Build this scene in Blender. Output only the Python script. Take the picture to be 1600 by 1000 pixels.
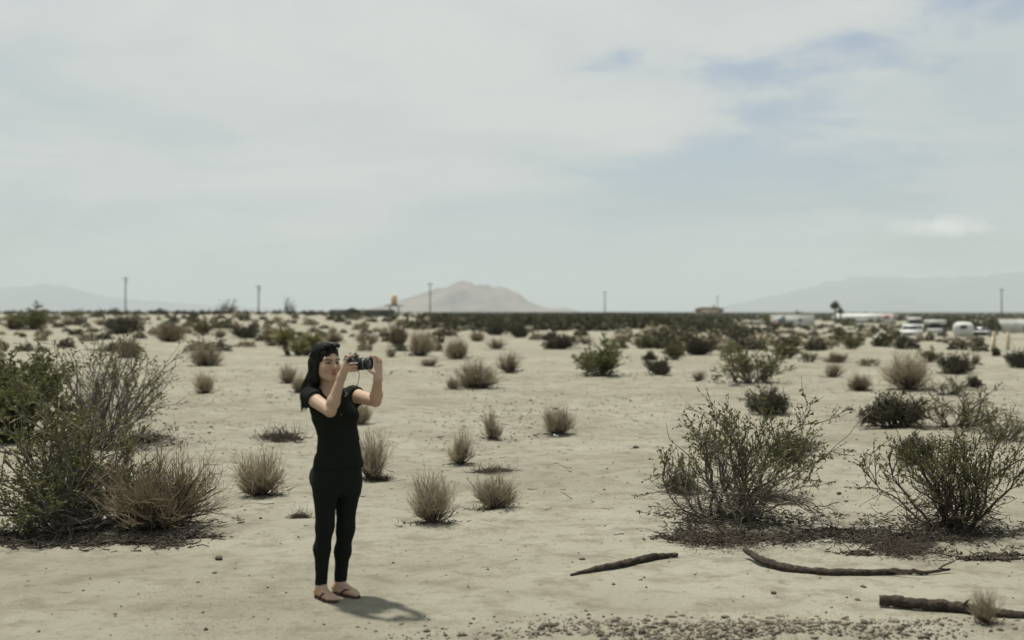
import bpy, math, random
import numpy as np
from mathutils import Vector, Matrix, Euler

# ------------------------------------------------------------------ camera, sky, sun, exposure
for o in list(bpy.data.objects): bpy.data.objects.remove(o)
SC = bpy.context.scene
COL = SC.collection
RNG = np.random.default_rng(11)
random.seed(5)
FPX = 2000.0           # focal length in photograph pixels (45 mm lens on 36 mm, 1600 px wide)
CAM_H = 1.85
HOR = 487.0            # horizon row of the photograph

cam_d = bpy.data.cameras.new('view_camera')
cam = bpy.data.objects.new('view_camera', cam_d); COL.objects.link(cam)
cam.location = (0, 0, CAM_H); cam.rotation_euler = (math.radians(90), 0, 0)
cam_d.lens = 45; cam_d.sensor_width = 36; cam_d.shift_y = -13/1600
cam_d.clip_start = 0.1; cam_d.clip_end = 200000
cam_d.dof.use_dof = True; cam_d.dof.focus_distance = 10.8; cam_d.dof.aperture_fstop = 1.4
SC.camera = cam

SUN_EL, SUN_AZ = math.radians(73), math.atan2(-0.70, 0.72)     # behind the scene, to the left
sun_d = bpy.data.lights.new('sun', 'SUN'); sun_d.energy = 5.0; sun_d.angle = math.radians(3.0); sun_d.color = (1.0, 0.965, 0.87)
sun = bpy.data.objects.new('sun', sun_d); COL.objects.link(sun)
sdir = Vector((-math.sin(SUN_AZ)*math.cos(SUN_EL), -math.cos(SUN_AZ)*math.cos(SUN_EL), -math.sin(SUN_EL)))
sun.rotation_euler = sdir.to_track_quat('-Z', 'Y').to_euler(); sun.location = (0, 0, 50)

SKY_STRENGTH = 0.085
W = bpy.data.worlds.new('World'); SC.world = W; W.use_nodes = True
nt = W.node_tree; nt.nodes.clear()
def wn(t, **kw):
    n = nt.nodes.new(t)
    for k, v in kw.items(): setattr(n, k, v)
    return n
def wl(a, b): nt.links.new(a, b)
def wmath(op, a, b=None, c=None, clamp=False):
    n = wn('ShaderNodeMath', operation=op, use_clamp=clamp)
    for i, v in enumerate((a, b, c)):
        if v is None: continue
        if isinstance(v, (int, float)): n.inputs[i].default_value = v
        else: wl(v, n.inputs[i])
    return n.outputs[0]
sky = wn('ShaderNodeTexSky', sky_type='NISHITA', sun_disc=False)
sky.sun_elevation = SUN_EL; sky.sun_rotation = SUN_AZ
sky.air_density = 1.0; sky.dust_density = 2.5; sky.ozone_density = 1.0; sky.altitude = 700
tc = wn('ShaderNodeTexCoord')
sep = wn('ShaderNodeSeparateXYZ'); wl(tc.outputs['Generated'], sep.inputs[0])
zz = wmath('ADD', wmath('MAXIMUM', sep.outputs['Z'], 0.0), 0.16)
px_ = wmath('DIVIDE', sep.outputs['X'], zz); py_ = wmath('DIVIDE', sep.outputs['Y'], zz)
comb = wn('ShaderNodeCombineXYZ'); wl(px_, comb.inputs[0]); wl(py_, comb.inputs[1])
CLOUD_SEED = (-30.0, 5.0)
TONE_SEED = (-30.0, 5.0)
def cloud_noise(scale, detail, off, sx=1.0, sy=1.0, dist=0.0, rough=0.55):
    m = wn('ShaderNodeMapping'); m.inputs['Location'].default_value = (off[0], off[1], off[2]); m.inputs['Scale'].default_value = (sx, sy, 1)
    m.inputs['Rotation'].default_value = (0, 0, 0.25)
    wl(comb.outputs[0], m.inputs[0])
    n = wn('ShaderNodeTexNoise'); n.inputs['Scale'].default_value = scale; n.inputs['Detail'].default_value = detail
    n.inputs['Roughness'].default_value = rough; n.inputs['Distortion'].default_value = dist
    wl(m.outputs[0], n.inputs['Vector']); return n.outputs['Fac']
n_big = cloud_noise(0.42, 2, (CLOUD_SEED[0], CLOUD_SEED[1], 0))
n_med = cloud_noise(1.1, 6, (CLOUD_SEED[0]+7, CLOUD_SEED[1]+2, 3), 1.0, 1.0, 0.25, 0.52)
n_tone = wmath('ADD', wmath('MULTIPLY', cloud_noise(0.5, 5, (TONE_SEED[0], TONE_SEED[1], 8), 1.0, 1.0, 0.4), .64), wmath('MULTIPLY', cloud_noise(2.1, 6, (4.0, 2.0, 5), 1.0, 1.0, 0.5), .38))
n_fin = cloud_noise(3.2, 6, (2.0, 9.0, 1), 1.0, 1.0, 0.4, 0.6)
gap = wmath('ADD', wmath('ADD', wmath('MULTIPLY', n_big, 0.72), wmath('MULTIPLY', n_med, 0.75)), wmath('MULTIPLY', n_fin, 0.36))
mr = wn('ShaderNodeMapRange'); mr.interpolation_type = 'SMOOTHERSTEP'; wl(gap, mr.inputs['Value'])
mr.inputs['From Min'].default_value = 0.955; mr.inputs['From Max'].default_value = 1.12
mr.inputs['To Min'].default_value = 0.0; mr.inputs['To Max'].default_value = 0.80     # clear-sky share
# clouds: thin bright high layer, greyer towards the horizon
cr = wn('ShaderNodeValToRGB'); wl(n_tone, cr.inputs[0])
k = 10.0
e = cr.color_ramp.elements
e[0].position = 0.37; e[0].color = (0.455, 0.530, 0.560, 1)
e[1].position = 0.61; e[1].color = (0.660, 0.682, 0.672, 1)
nrm = wn('ShaderNodeVectorMath', operation='NORMALIZE'); wl(tc.outputs['Generated'], nrm.inputs[0])
pm = wn('ShaderNodeMapping', vector_type='TEXTURE'); wl(nrm.outputs[0], pm.inputs[0])
pd = Vector((0.336, 1.0, 0.066)).normalized(); pm.inputs['Location'].default_value = pd; pm.inputs['Scale'].default_value = (.036, .05, .0095); pm.inputs['Rotation'].default_value = (0, .05, 0)
pln = wn('ShaderNodeVectorMath', operation='LENGTH'); wl(pm.outputs[0], pln.inputs[0])
pnz = wn('ShaderNodeTexNoise'); pnz.inputs['Scale'].default_value = 60; pnz.inputs['Detail'].default_value = 5; wl(nrm.outputs[0], pnz.inputs['Vector'])
puff = wn('ShaderNodeMapRange'); puff.interpolation_type = 'SMOOTHSTEP'; wl(wmath('ADD', pln.outputs['Value'], wmath('MULTIPLY', pnz.outputs['Fac'], 1.5)), puff.inputs['Value'])
puff.inputs['From Min'].default_value = 1.9; puff.inputs['From Max'].default_value = 0.7; puff.inputs['To Min'].default_value = 0; puff.inputs['To Max'].default_value = .9
sc_ = wn('ShaderNodeVectorMath', operation='SCALE'); wl(cr.outputs[0], sc_.inputs[0]); sc_.inputs['Scale'].default_value = k
sk = wn('ShaderNodeVectorMath', operation='MULTIPLY'); wl(sky.outputs[0], sk.inputs[0]); sk.inputs[1].default_value = (1, 1, 1)
mix = wn('ShaderNodeMix', data_type='RGBA', clamp_factor=True); wl(mr.outputs[0], mix.inputs['Factor']); wl(sc_.outputs[0], mix.inputs['A']); wl(sk.outputs[0], mix.inputs['B'])
bg = wn('ShaderNodeBackground'); bg.inputs['Strength'].default_value = SKY_STRENGTH
mix2 = wn('ShaderNodeMix', data_type='RGBA', clamp_factor=True); wl(puff.outputs[0], mix2.inputs['Factor']); wl(mix.outputs['Result'], mix2.inputs['A']); mix2.inputs['B'].default_value = (.95*k, .95*k, .91*k, 1)
wl(mix2.outputs['Result'], bg.inputs['Color'])
wo = wn('ShaderNodeOutputWorld'); wl(bg.outputs[0], wo.inputs['Surface'])

vs = SC.view_settings
vs.view_transform = 'Standard'; vs.look = 'None'; vs.exposure = 0.25; vs.gamma = 1.0; vs.use_curve_mapping = False
SC.cycles.use_denoising = True
SC.cycles.sample_clamp_indirect = 3.0
SC.cycles.max_bounces = 6; SC.cycles.diffuse_bounces = 3; SC.cycles.volume_bounces = 1; SC.cycles.transparent_max_bounces = 8
SC.cycles.use_adaptive_sampling = False

# ------------------------------------------------------------------ helpers
def mat(name, col, rough=0.9, spec=0.2, var=0.0, noise=None, bump=None, col2=None, translucent=0.0, island=0.0, metallic=0.0):
    m = bpy.data.materials.new(name); m.use_nodes = True
    t = m.node_tree; b = t.nodes['Principled BSDF']
    b.inputs['Base Color'].default_value = (*col, 1); b.inputs['Roughness'].default_value = rough
    b.inputs['Specular IOR Level'].default_value = spec; b.inputs['Metallic'].default_value = metallic
    src = None
    tcn = t.nodes.new('ShaderNodeTexCoord')
    if noise:
        n = t.nodes.new('ShaderNodeTexNoise'); n.inputs['Scale'].default_value = noise; n.inputs['Detail'].default_value = 5
        t.links.new(tcn.outputs['Object'], n.inputs['Vector'])
        mx = t.nodes.new('ShaderNodeMix'); mx.data_type = 'RGBA'
        r = t.nodes.new('ShaderNodeMapRange'); r.inputs['From Min'].default_value = .35; r.inputs['From Max'].default_value = .65
        t.links.new(n.outputs['Fac'], r.inputs['Value']); t.links.new(r.outputs[0], mx.inputs['Factor'])
        mx.inputs['A'].default_value = (*col, 1); mx.inputs['B'].default_value = (*(col2 or [c*.6 for c in col]), 1)
        src = mx.outputs['Result']
    if var or island:
        hsv = t.nodes.new('ShaderNodeHueSaturation')
        if src: t.links.new(src, hsv.inputs['Color'])
        else: hsv.inputs['Color'].default_value = (*col, 1)
        acc = None
        for amt, node, sock in ((var, 'ShaderNodeObjectInfo', 'Random'), (island, 'ShaderNodeNewGeometry', 'Random Per Island')):
            if not amt: continue
            oi = t.nodes.new(node); r = t.nodes.new('ShaderNodeMapRange')
            r.inputs['To Min'].default_value = 1-amt; r.inputs['To Max'].default_value = 1+amt
            t.links.new(oi.outputs[sock], r.inputs['Value'])
            if acc is None: acc = r.outputs[0]
            else:
                mm = t.nodes.new('ShaderNodeMath'); mm.operation = 'MULTIPLY'
                t.links.new(acc, mm.inputs[0]); t.links.new(r.outputs[0], mm.inputs[1]); acc = mm.outputs[0]
        t.links.new(acc, hsv.inputs['Value']); src = hsv.outputs['Color']
    if src: t.links.new(src, b.inputs['Base Color'])
    if bump:
        n = t.nodes.new('ShaderNodeTexNoise'); n.inputs['Scale'].default_value = bump[0]; n.inputs['Detail'].default_value = 6
        t.links.new(tcn.outputs['Object'], n.inputs['Vector'])
        bp = t.nodes.new('ShaderNodeBump'); bp.inputs['Strength'].default_value = bump[1]; bp.inputs['Distance'].default_value = bump[2]
        t.links.new(n.outputs['Fac'], bp.inputs['Height']); t.links.new(bp.outputs[0], b.inputs['Normal'])
    if translucent:
        tr = t.nodes.new('ShaderNodeBsdfTranslucent'); ms = t.nodes.new('ShaderNodeMixShader'); ms.inputs[0].default_value = translucent
        if src: t.links.new(src, tr.inputs['Color'])
        else: tr.inputs['Color'].default_value = (*col, 1)
        out = t.nodes['Material Output']
        t.links.new(b.outputs[0], ms.inputs[1]); t.links.new(tr.outputs[0], ms.inputs[2]); t.links.new(ms.outputs[0], out.inputs['Surface'])
    return m

def mk_mesh(name, V, faces, material=None, smooth=False, colors=None):
    """faces: list of int arrays, each (n,3) or (n,4)."""
    me = bpy.data.meshes.new(name)
    V = np.asarray(V, np.float32)
    faces = [np.asarray(f, np.int32) for f in faces if len(f)]
    nl = sum(f.size for f in faces); nf = sum(len(f) for f in faces)
    me.vertices.add(len(V)); me.vertices.foreach_set('co', V.ravel())
    me.loops.add(nl); me.loops.foreach_set('vertex_index', np.concatenate([f.ravel() for f in faces]))
    tot = np.concatenate([np.full(len(f), f.shape[1], np.int32) for f in faces])
    st = np.concatenate([[0], np.cumsum(tot)[:-1]]).astype(np.int32)
    me.polygons.add(nf); me.polygons.foreach_set('loop_start', st); me.polygons.foreach_set('loop_total', tot)
    if smooth: me.polygons.foreach_set('use_smooth', np.ones(nf, bool))
    me.update(calc_edges=True); me.validate()
    if colors is not None:
        a = me.color_attributes.new('tint', 'FLOAT_COLOR', 'POINT')
        c = np.ones((len(V), 4), np.float32); c[:, :3] = colors; a.data.foreach_set('color', c.ravel())
    if material: me.materials.append(material)
    return me

def add(name, me, parent=None, loc=None, label=None, cat=None, group=None, kind=None):
    o = bpy.data.objects.new(name, me); COL.objects.link(o)
    if parent is not None: o.parent = parent
    if loc is not None: o.location = loc
    tag(o, label, cat, group, kind); return o
def tag(o, label=None, cat=None, group=None, kind=None):
    if label: o['label'] = label
    if cat: o['category'] = cat
    if group: o['group'] = group
    if kind: o['kind'] = kind

class MB:
    """mesh collector"""
    def __init__(s): s.V = []; s.F3 = []; s.F4 = []; s.n = 0
    def put(s, V, f3=None, f4=None):
        V = np.asarray(V, float).reshape(-1, 3); s.V.append(V)
        if f3 is not None and len(f3): s.F3.append(np.asarray(f3, int).reshape(-1, 3)+s.n)
        if f4 is not None and len(f4): s.F4.append(np.asarray(f4, int).reshape(-1, 4)+s.n)
        s.n += len(V); return s
    def mesh(s, name, m, smooth=False):
        F = []
        if s.F3: F.append(np.concatenate(s.F3))
        if s.F4: F.append(np.concatenate(s.F4))
        return mk_mesh(name, np.concatenate(s.V), F, m, smooth)
    def box(s, c, h, rz=0.0, bev=0.0, taper=(1, 1)):
        """box with chamfered vertical+top edges; c centre, h half sizes, taper of the top in x,y"""
        c = np.array(c, float); hx, hy, hz = h
        b = min(bev, .45*min(h)) if bev else 0
        rings = []
        for z, ins, t in ((-hz, b, 0), (-hz+b, 0, 0), (hz-b, 0, 1), (hz, b, 1)) if b else ((-hz, 0, 0), (hz, 0, 1)):
            x = (hx-ins)*(taper[0] if t else 1); y = (hy-ins)*(taper[1] if t else 1)
            if b: q = b
            else: q = 0
            pts = [(-x+q, -y), (x-q, -y), (x, -y+q), (x, y-q), (x-q, y), (-x+q, y), (-x, y-q), (-x, -y+q)] if b else [(-x, -y), (x, -y), (x, y), (-x, y)]
            rings.append([(px, py, z) for px, py in pts])
        R = np.array(rings); n = R.shape[1]; k = len(rings)
        P = R.reshape(-1, 3)
        cz, sz = math.cos(rz), math.sin(rz)
        P = np.stack([P[:, 0]*cz-P[:, 1]*sz, P[:, 0]*sz+P[:, 1]*cz, P[:, 2]], 1)+c
        f4 = [[i*n+j, i*n+(j+1) % n, (i+1)*n+(j+1) % n, (i+1)*n+j] for i in range(k-1) for j in range(n)]
        f3 = [[0, j+1, j] for j in range(1, n-1)] + [[(k-1)*n, (k-1)*n+j, (k-1)*n+j+1] for j in range(1, n-1)]
        return s.put(P, f3, f4)
    def prism(s, poly, axis_o, axis_u, axis_v, axis_w, depth):
        """extrude polygon (u,v) along w by +-depth/2"""
        o_, u, v, w = [np.array(a, float) for a in (axis_o, axis_u, axis_v, axis_w)]
        n = len(poly)
        A = np.array([o_+u*a+v*b-w*depth/2 for a, b in poly]); B = np.array([o_+u*a+v*b+w*depth/2 for a, b in poly])
        f4 = [[i, (i+1) % n, n+(i+1) % n, n+i] for i in range(n)]
        f3 = [[0, i+1, i] for i in range(1, n-1)] + [[n, n+i, n+i+1] for i in range(1, n-1)]
        return s.put(np.concatenate([A, B]), f3, f4)
    def lathe(s, o_, axis, prof, seg=24):
        """prof: list of (distance along axis, radius)"""
        ax = np.array(axis, float); ax /= np.linalg.norm(ax); o_ = np.array(o_, float)
        ref = np.array([0, 0, 1.]) if abs(ax[2]) < .9 else np.array([1., 0, 0])
        u = np.cross(ref, ax); u /= np.linalg.norm(u); v = np.cross(ax, u)
        a = np.linspace(0, 2*np.pi, seg, endpoint=False)
        P = np.array([o_+ax*t+r*(math.cos(q)*u+math.sin(q)*v) for t, r in prof for q in a])
        k = len(prof)
        f4 = [[i*seg+j, i*seg+(j+1) % seg, (i+1)*seg+(j+1) % seg, (i+1)*seg+j] for i in range(k-1) for j in range(seg)]
        return s.put(P, None, f4)
    def tubes(s, P, R, sides=3, cap=False):
        """P (M,K,3), R (M,K): M tapered tubes at once"""
        P = np.asarray(P, float); R = np.asarray(R, float); M, K = P.shape[:2]
        T = np.empty_like(P); T[:, 1:-1] = P[:, 2:]-P[:, :-2]; T[:, 0] = P[:, 1]-P[:, 0]; T[:, -1] = P[:, -1]-P[:, -2]
        T /= np.linalg.norm(T, axis=2, keepdims=True)+1e-9
        mean = P[:, -1]-P[:, 0]
        ref = np.where((np.abs(mean[:, 2]) > .8*np.linalg.norm(mean, axis=1))[:, None], np.array([[1., .13, 0]]), np.array([[.05, .1, 1.]]))[:, None, :]
        U = np.cross(T, np.broadcast_to(ref, T.shape)); U /= np.linalg.norm(U, axis=2, keepdims=True)+1e-9
        Vv = np.cross(T, U)
        a = np.arange(sides)*2*np.pi/sides
        X = P[:, :, None, :]+R[:, :, None, None]*(np.cos(a)[None, None, :, None]*U[:, :, None, :]+np.sin(a)[None, None, :, None]*Vv[:, :, None, :])
        idx = np.arange(M*K*sides).reshape(M, K, sides)
        q = np.stack([idx[:, :-1, :], np.roll(idx, -1, 2)[:, :-1, :], np.roll(idx, -1, 2)[:, 1:, :], idx[:, 1:, :]], -1).reshape(-1, 4)
        f3 = None
        if cap:
            f3 = []
            for j in range(1, sides-1):
                f3.append(np.stack([idx[:, 0, 0], idx[:, 0, j+1], idx[:, 0, j]], -1)); f3.append(np.stack([idx[:, -1, 0], idx[:, -1, j], idx[:, -1, j+1]], -1))
            f3 = np.concatenate(f3)
        return s.put(X, f3, q)
    def quads(s, C, A, B):
        """leaf blades: centre C, half axes A and B, each (M,3); pointed diamond with a fold"""
        M = len(C)
        P = np.stack([C-A, C+B*.9-A*.1, C+A, C-B*.9-A*.1], 1)
        return s.put(P, None, np.arange(M*4).reshape(M, 4))

# smooth value noise for terrain
def _hash2(ix, iy, seed):
    h = (ix.astype(np.int64)*374761393+iy.astype(np.int64)*668265263+seed*144664577) & 0x7fffffff
    h = ((h ^ (h >> 13))*1274126177) & 0x7fffffff
    return ((h ^ (h >> 16)) & 0xffff)/65535.0
def vnoise(x, y, seed=0):
    x = np.asarray(x, float); y = np.asarray(y, float)
    ix = np.floor(x); iy = np.floor(y); fx = x-ix; fy = y-iy
    fx = fx*fx*fx*(fx*(fx*6-15)+10); fy = fy*fy*fy*(fy*(fy*6-15)+10)
    a = _hash2(ix, iy, seed); b = _hash2(ix+1, iy, seed); c = _hash2(ix, iy+1, seed); d = _hash2(ix+1, iy+1, seed)
    return (a*(1-fx)+b*fx)*(1-fy)+(c*(1-fx)+d*fx)*fy-.5
def fbm(x, y, seed=0, oct=4, gain=.5):
    v = 0; a = 1
    for i in range(oct): v = v+a*vnoise(x, y, seed+i*17); x = x*2.03+5.3; y = y*2.03+1.7; a *= gain
    return v
def sstep(x, a, b):
    t = np.clip((x-a)/(b-a), 0, 1); return t*t*(3-2*t)

WX, WY = -1.123, 8.32          # where the person stands
def ground_z(x, y):
    x = np.asarray(x, float); y = np.asarray(y, float)
    yy = np.maximum(y, 1.0); s = x/yy
    lat = 1.15*sstep(-s, .02, .2)*sstep(y, 70, 210) - 1.25*sstep(s, .08, .26)*sstep(y, 55, 150)
    fade = 1-sstep(np.hypot(x, y), 25, 90)*.4
    h = lat + .30*fbm(x/21, y/21, 3, 2)*sstep(y, 11, 30)*fade + .10*fbm(x/4.3, y/4.3, 9, 3)*sstep(y, 9.5, 16)
    near = 1-sstep(y, 35, 80)
    h = h + near*(.030*fbm(x/1.1, y/1.1, 21, 3) + .034*fbm(x/.33, y/.33, 33, 3)*(.35+.65*sstep(y, 9, 12)))
    # pebbly bank at the very front
    h = h + .05*sstep(7.75-y+.12*fbm(x/.8, y/.8, 4, 2), 0, .35)*sstep(x, -.1, .5)*(1-sstep(7.4-y, 0, .4))
    # flat where the person stands
    w = np.exp(-((x-WX)**2+(y-WY)**2)/.5)
    return h*(1-w)
def gz(x, y): return float(ground_z(x, y))
def on_ground(px, py):
    """photograph pixel of a ground point -> world point on the terrain"""
    d = CAM_H*FPX/max(py-HOR, 1.2)
    for _ in range(25):
        h = gz((px-800)*d/FPX, d)
        d2 = (CAM_H-h)*FPX/max(py-HOR, 1.2); d = d+.5*(d2-d)
    x = (px-800)*d/FPX
    return x, d, gz(x, d)
def J(px, py, Y): return np.array([(px-800)*Y/FPX, Y, CAM_H-(py-HOR)*Y/FPX])

# ------------------------------------------------------------------ ground, mountains
def lines(lo, hi, step, far_lo, far_hi, g=1.055):
    mid = list(np.arange(lo, hi+1e-6, step)); a = []; s_ = step; x = lo
    while x > far_lo: s_ *= g; x -= s_; a.append(x)
    b = []; s_ = step; x = hi
    while x < far_hi: s_ *= g; x += s_; b.append(x)
    return np.array(a[::-1]+mid+b)
gx = lines(-7, 7, .062, -42000, 42000); gy = lines(6.2, 24, .062, -42000, 42000, 1.05)
GX, GY = np.meshgrid(gx, gy)
GZ = ground_z(GX, GY)
nx, ny = len(gx), len(gy)
idx = np.arange(nx*ny).reshape(ny, nx)
gm = bpy.data.materials.new('desert_sand'); gm.use_nodes = True
t = gm.node_tree; b = t.nodes['Principled BSDF']; b.inputs['Roughness'].default_value = .95; b.inputs['Specular IOR Level'].default_value = .15
geo = t.nodes.new('ShaderNodeNewGeometry')
def gn(scale, detail=5, rough=.55, off=0):
    m_ = t.nodes.new('ShaderNodeMapping'); m_.inputs['Location'].default_value = (off, off*.7, 0); t.links.new(geo.outputs['Position'], m_.inputs[0])
    n = t.nodes.new('ShaderNodeTexNoise'); n.inputs['Scale'].default_value = scale; n.inputs['Detail'].default_value = detail; n.inputs['Roughness'].default_value = rough
    t.links.new(m_.outputs[0], n.inputs['Vector']); return n.outputs['Fac']
def gramp(f, p0, p1):
    r = t.nodes.new('ShaderNodeMapRange'); r.inputs['From Min'].default_value = p0; r.inputs['From Max'].default_value = p1
    t.links.new(f, r.inputs['Value']); return r.outputs[0]
def gmix(f, a, b_, mode='MIX'):
    m_ = t.nodes.new('ShaderNodeMix'); m_.data_type = 'RGBA'; m_.blend_type = mode
    if isinstance(f, float): m_.inputs['Factor'].default_value = f
    else: t.links.new(f, m_.inputs['Factor'])
    for s_, v in (('A', a), ('B', b_)):
        if isinstance(v, tuple): m_.inputs[s_].default_value = (*v, 1)
        else: t.links.new(v, m_.inputs[s_])
    return m_.outputs['Result']
SAND_A, SAND_B, SAND_C = (.264, .250, .192), (.206, .191, .143), (.294, .279, .220)
c = gmix(gramp(gn(.7, 5), .35, .65), SAND_A, SAND_B)
c = gmix(gramp(gn(.23, 3, off=13), .45, .7), c, SAND_C)
c = gmix(gramp(gn(2.6, 6, .68, 31), .47, .72), c, (.150, .135, .097))
c = gmix(gramp(gn(9, 6, .7, 5), .56, .72), c, (.125, .110, .080))
gp = t.nodes.new('ShaderNodeMath'); gp.operation = 'MULTIPLY'; t.links.new(gramp(gn(55, 4, .65, 2), .56, .66), gp.inputs[0]); t.links.new(gramp(gn(.55, 4, .6, 77), .40, .62), gp.inputs[1])
c = gmix(gp.outputs[0], c, (.080, .067, .050))
# far away, shrubs cover the flats
sy = t.nodes.new('ShaderNodeSeparateXYZ'); t.links.new(geo.outputs['Position'], sy.inputs[0])
far = gramp(sy.outputs['Y'], 500, 1500)
c = gmix(far, c, (.088, .085, .052))
t.links.new(c, b.inputs['Base Color'])
bp = t.nodes.new('ShaderNodeBump'); bp.inputs['Strength'].default_value = .7; bp.inputs['Distance'].default_value = .025
ad = t.nodes.new('ShaderNodeMath'); ad.operation = 'ADD'; t.links.new(gn(22, 5, .65), ad.inputs[0]); t.links.new(gn(90, 3, .6), ad.inputs[1])
t.links.new(ad.outputs[0], bp.inputs['Height']); t.links.new(bp.outputs[0], b.inputs['Normal'])
ground = add('ground', mk_mesh('ground', np.stack([GX, GY, GZ], -1).reshape(-1, 3), [np.stack([idx[:-1, :-1], idx[:-1, 1:], idx[1:, 1:], idx[1:, :-1]], -1).reshape(-1, 4)], gm, True), kind='structure')

def mountain(name, prof, dist, depth, m, seed, rough=.10, nxm=150, nym=50):
    px = np.array([p[0] for p in prof], float); hh = np.array([max(HOR-p[1], 0) for p in prof], float)*dist/FPX
    X = np.linspace(px[0], px[-1], nxm); wx = (X-800)*dist/FPX; h = np.interp(X, px, hh)
    v = np.linspace(-1, 1, nym)
    PX, PV = np.meshgrid(wx, v); H = np.interp(PX, wx, h)
    r = fbm(PX/(depth*.28), PV*2.6, seed, 5, .55); rid = 1-2*np.abs(fbm(PX/(depth*.16), PV*1.4+r*.5, seed+50, 3))
    fall = np.clip(1-np.abs(PV+.25*r), 0, 1)**1.05
    Z = H*fall*(1+rough*(rid-.6)*(np.abs(PV) > .04)) - 3
    Z = np.where(np.abs(PV) >= .999, -4, Z)
    PY = dist+PV*depth*(.6+.5*H/max(h.max(), 1))
    i = np.arange(nxm*nym).reshape(nym, nxm)
    return add(name, mk_mesh(name, np.stack([PX, PY, Z], -1).reshape(-1, 3), [np.stack([i[:-1, :-1], i[:-1, 1:], i[1:, 1:], i[1:, :-1]], -1).reshape(-1, 4)], m, True), kind='structure')
M_rock = mat('butte_rock', (.19, .158, .132), noise=.004, col2=(.10, .084, .075))
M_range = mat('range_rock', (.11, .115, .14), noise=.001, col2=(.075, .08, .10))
mountain('butte_hill', [(545, 487), (570, 483), (600, 476), (640, 463), (680, 450), (706, 441), (722, 437), (738, 440), (765, 444), (790, 447), (806, 455), (826, 469), (850, 479), (866, 481), (885, 480), (900, 484), (915, 487)], 8600, 700, M_rock, 5)
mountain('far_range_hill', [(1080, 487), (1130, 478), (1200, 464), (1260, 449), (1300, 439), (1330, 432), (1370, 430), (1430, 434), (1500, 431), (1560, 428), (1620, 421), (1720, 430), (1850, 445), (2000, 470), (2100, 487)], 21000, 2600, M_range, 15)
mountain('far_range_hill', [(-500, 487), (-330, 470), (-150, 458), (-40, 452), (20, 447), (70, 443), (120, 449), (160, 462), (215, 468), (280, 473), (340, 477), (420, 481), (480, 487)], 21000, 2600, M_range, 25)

# ------------------------------------------------------------------ plants
M_wood = mat('shrub_wood', (.062, .050, .038), var=.2, island=.35)
M_greywood = mat('creosote_bark', (.150, .132, .105), var=.15, island=.45)
M_tan = mat('dry_twigs', (.385, .328, .232), var=.16, island=.35, translucent=.15)
M_brown = mat('brown_twigs', (.255, .205, .135), var=.12, island=.35, translucent=.15)
M_leaf = mat('creosote_leaf', (.116, .120, .036), rough=.55, spec=.35, var=.2, island=.45, translucent=.3)
M_leafd = mat('dark_scrub_leaf', (.072, .067, .044), var=.25, island=.4, translucent=.15)
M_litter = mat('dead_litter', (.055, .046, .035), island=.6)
M_far = mat('far_scrub_leaf', (.078, .074, .042), var=.2, island=.55, translucent=.1)

def unit(v): return v/(np.linalg.norm(v, axis=-1, keepdims=True)+1e-9)
def grow(S, D, L, K, jit, up=0.0, rng=RNG):
    """integrate M wandering stems of K points"""
    M = len(S); P = np.empty((M, K, 3)); P[:, 0] = S; d = unit(D)
    for i in range(1, K):
        P[:, i] = P[:, i-1]+d*(L/(K-1))[:, None]
        d = unit(d+rng.normal(0, jit, (M, 3))+np.array([0, 0, up]))
    return P
def along(P, n, lo, hi, rng=RNG):
    """n points on each stem of P; returns points, tangents, parent index"""
    M, K = P.shape[:2]; i = np.repeat(np.arange(M), n); tt = rng.uniform(lo, hi, M*n)*(K-1)
    k_ = np.minimum(tt.astype(int), K-2); f = (tt-k_)[:, None]
    A = P[i, k_]; B = P[i, k_+1]
    return A*(1-f)+B*f, unit(B-A), i
def taper(M, K, a, b): return np.broadcast_to(np.linspace(a, b, K), (M, K))*RNG.uniform(.7, 1.3, (M, 1))
def litter_mesh(n, r, sz=.06):  # dead litter, laid thick and dark to imitate contact shade as well
    a = RNG.uniform(0, 6.28, n); q = r*RNG.uniform(0, 1, n)**.85*(1+.25*np.sin(a*3+1)+.15*np.sin(a*7))
    S = np.stack([q*np.cos(a), q*np.sin(a), RNG.uniform(.003, .03, n)], 1)
    D = np.stack([RNG.normal(0, 1, n), RNG.normal(0, 1, n), RNG.normal(.05, .22, n)], 1)
    P = grow(S, D, RNG.uniform(.5, 1.6, n)*sz, 3, .25)
    P[:, :, 2] = np.maximum(P[:, :, 2], .002)
    return MB().tubes(P, taper(n, 3, .006, .003) if sz > .04 else taper(n, 3, .0042, .002), 3).mesh('dead_litter', M_litter)

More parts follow.
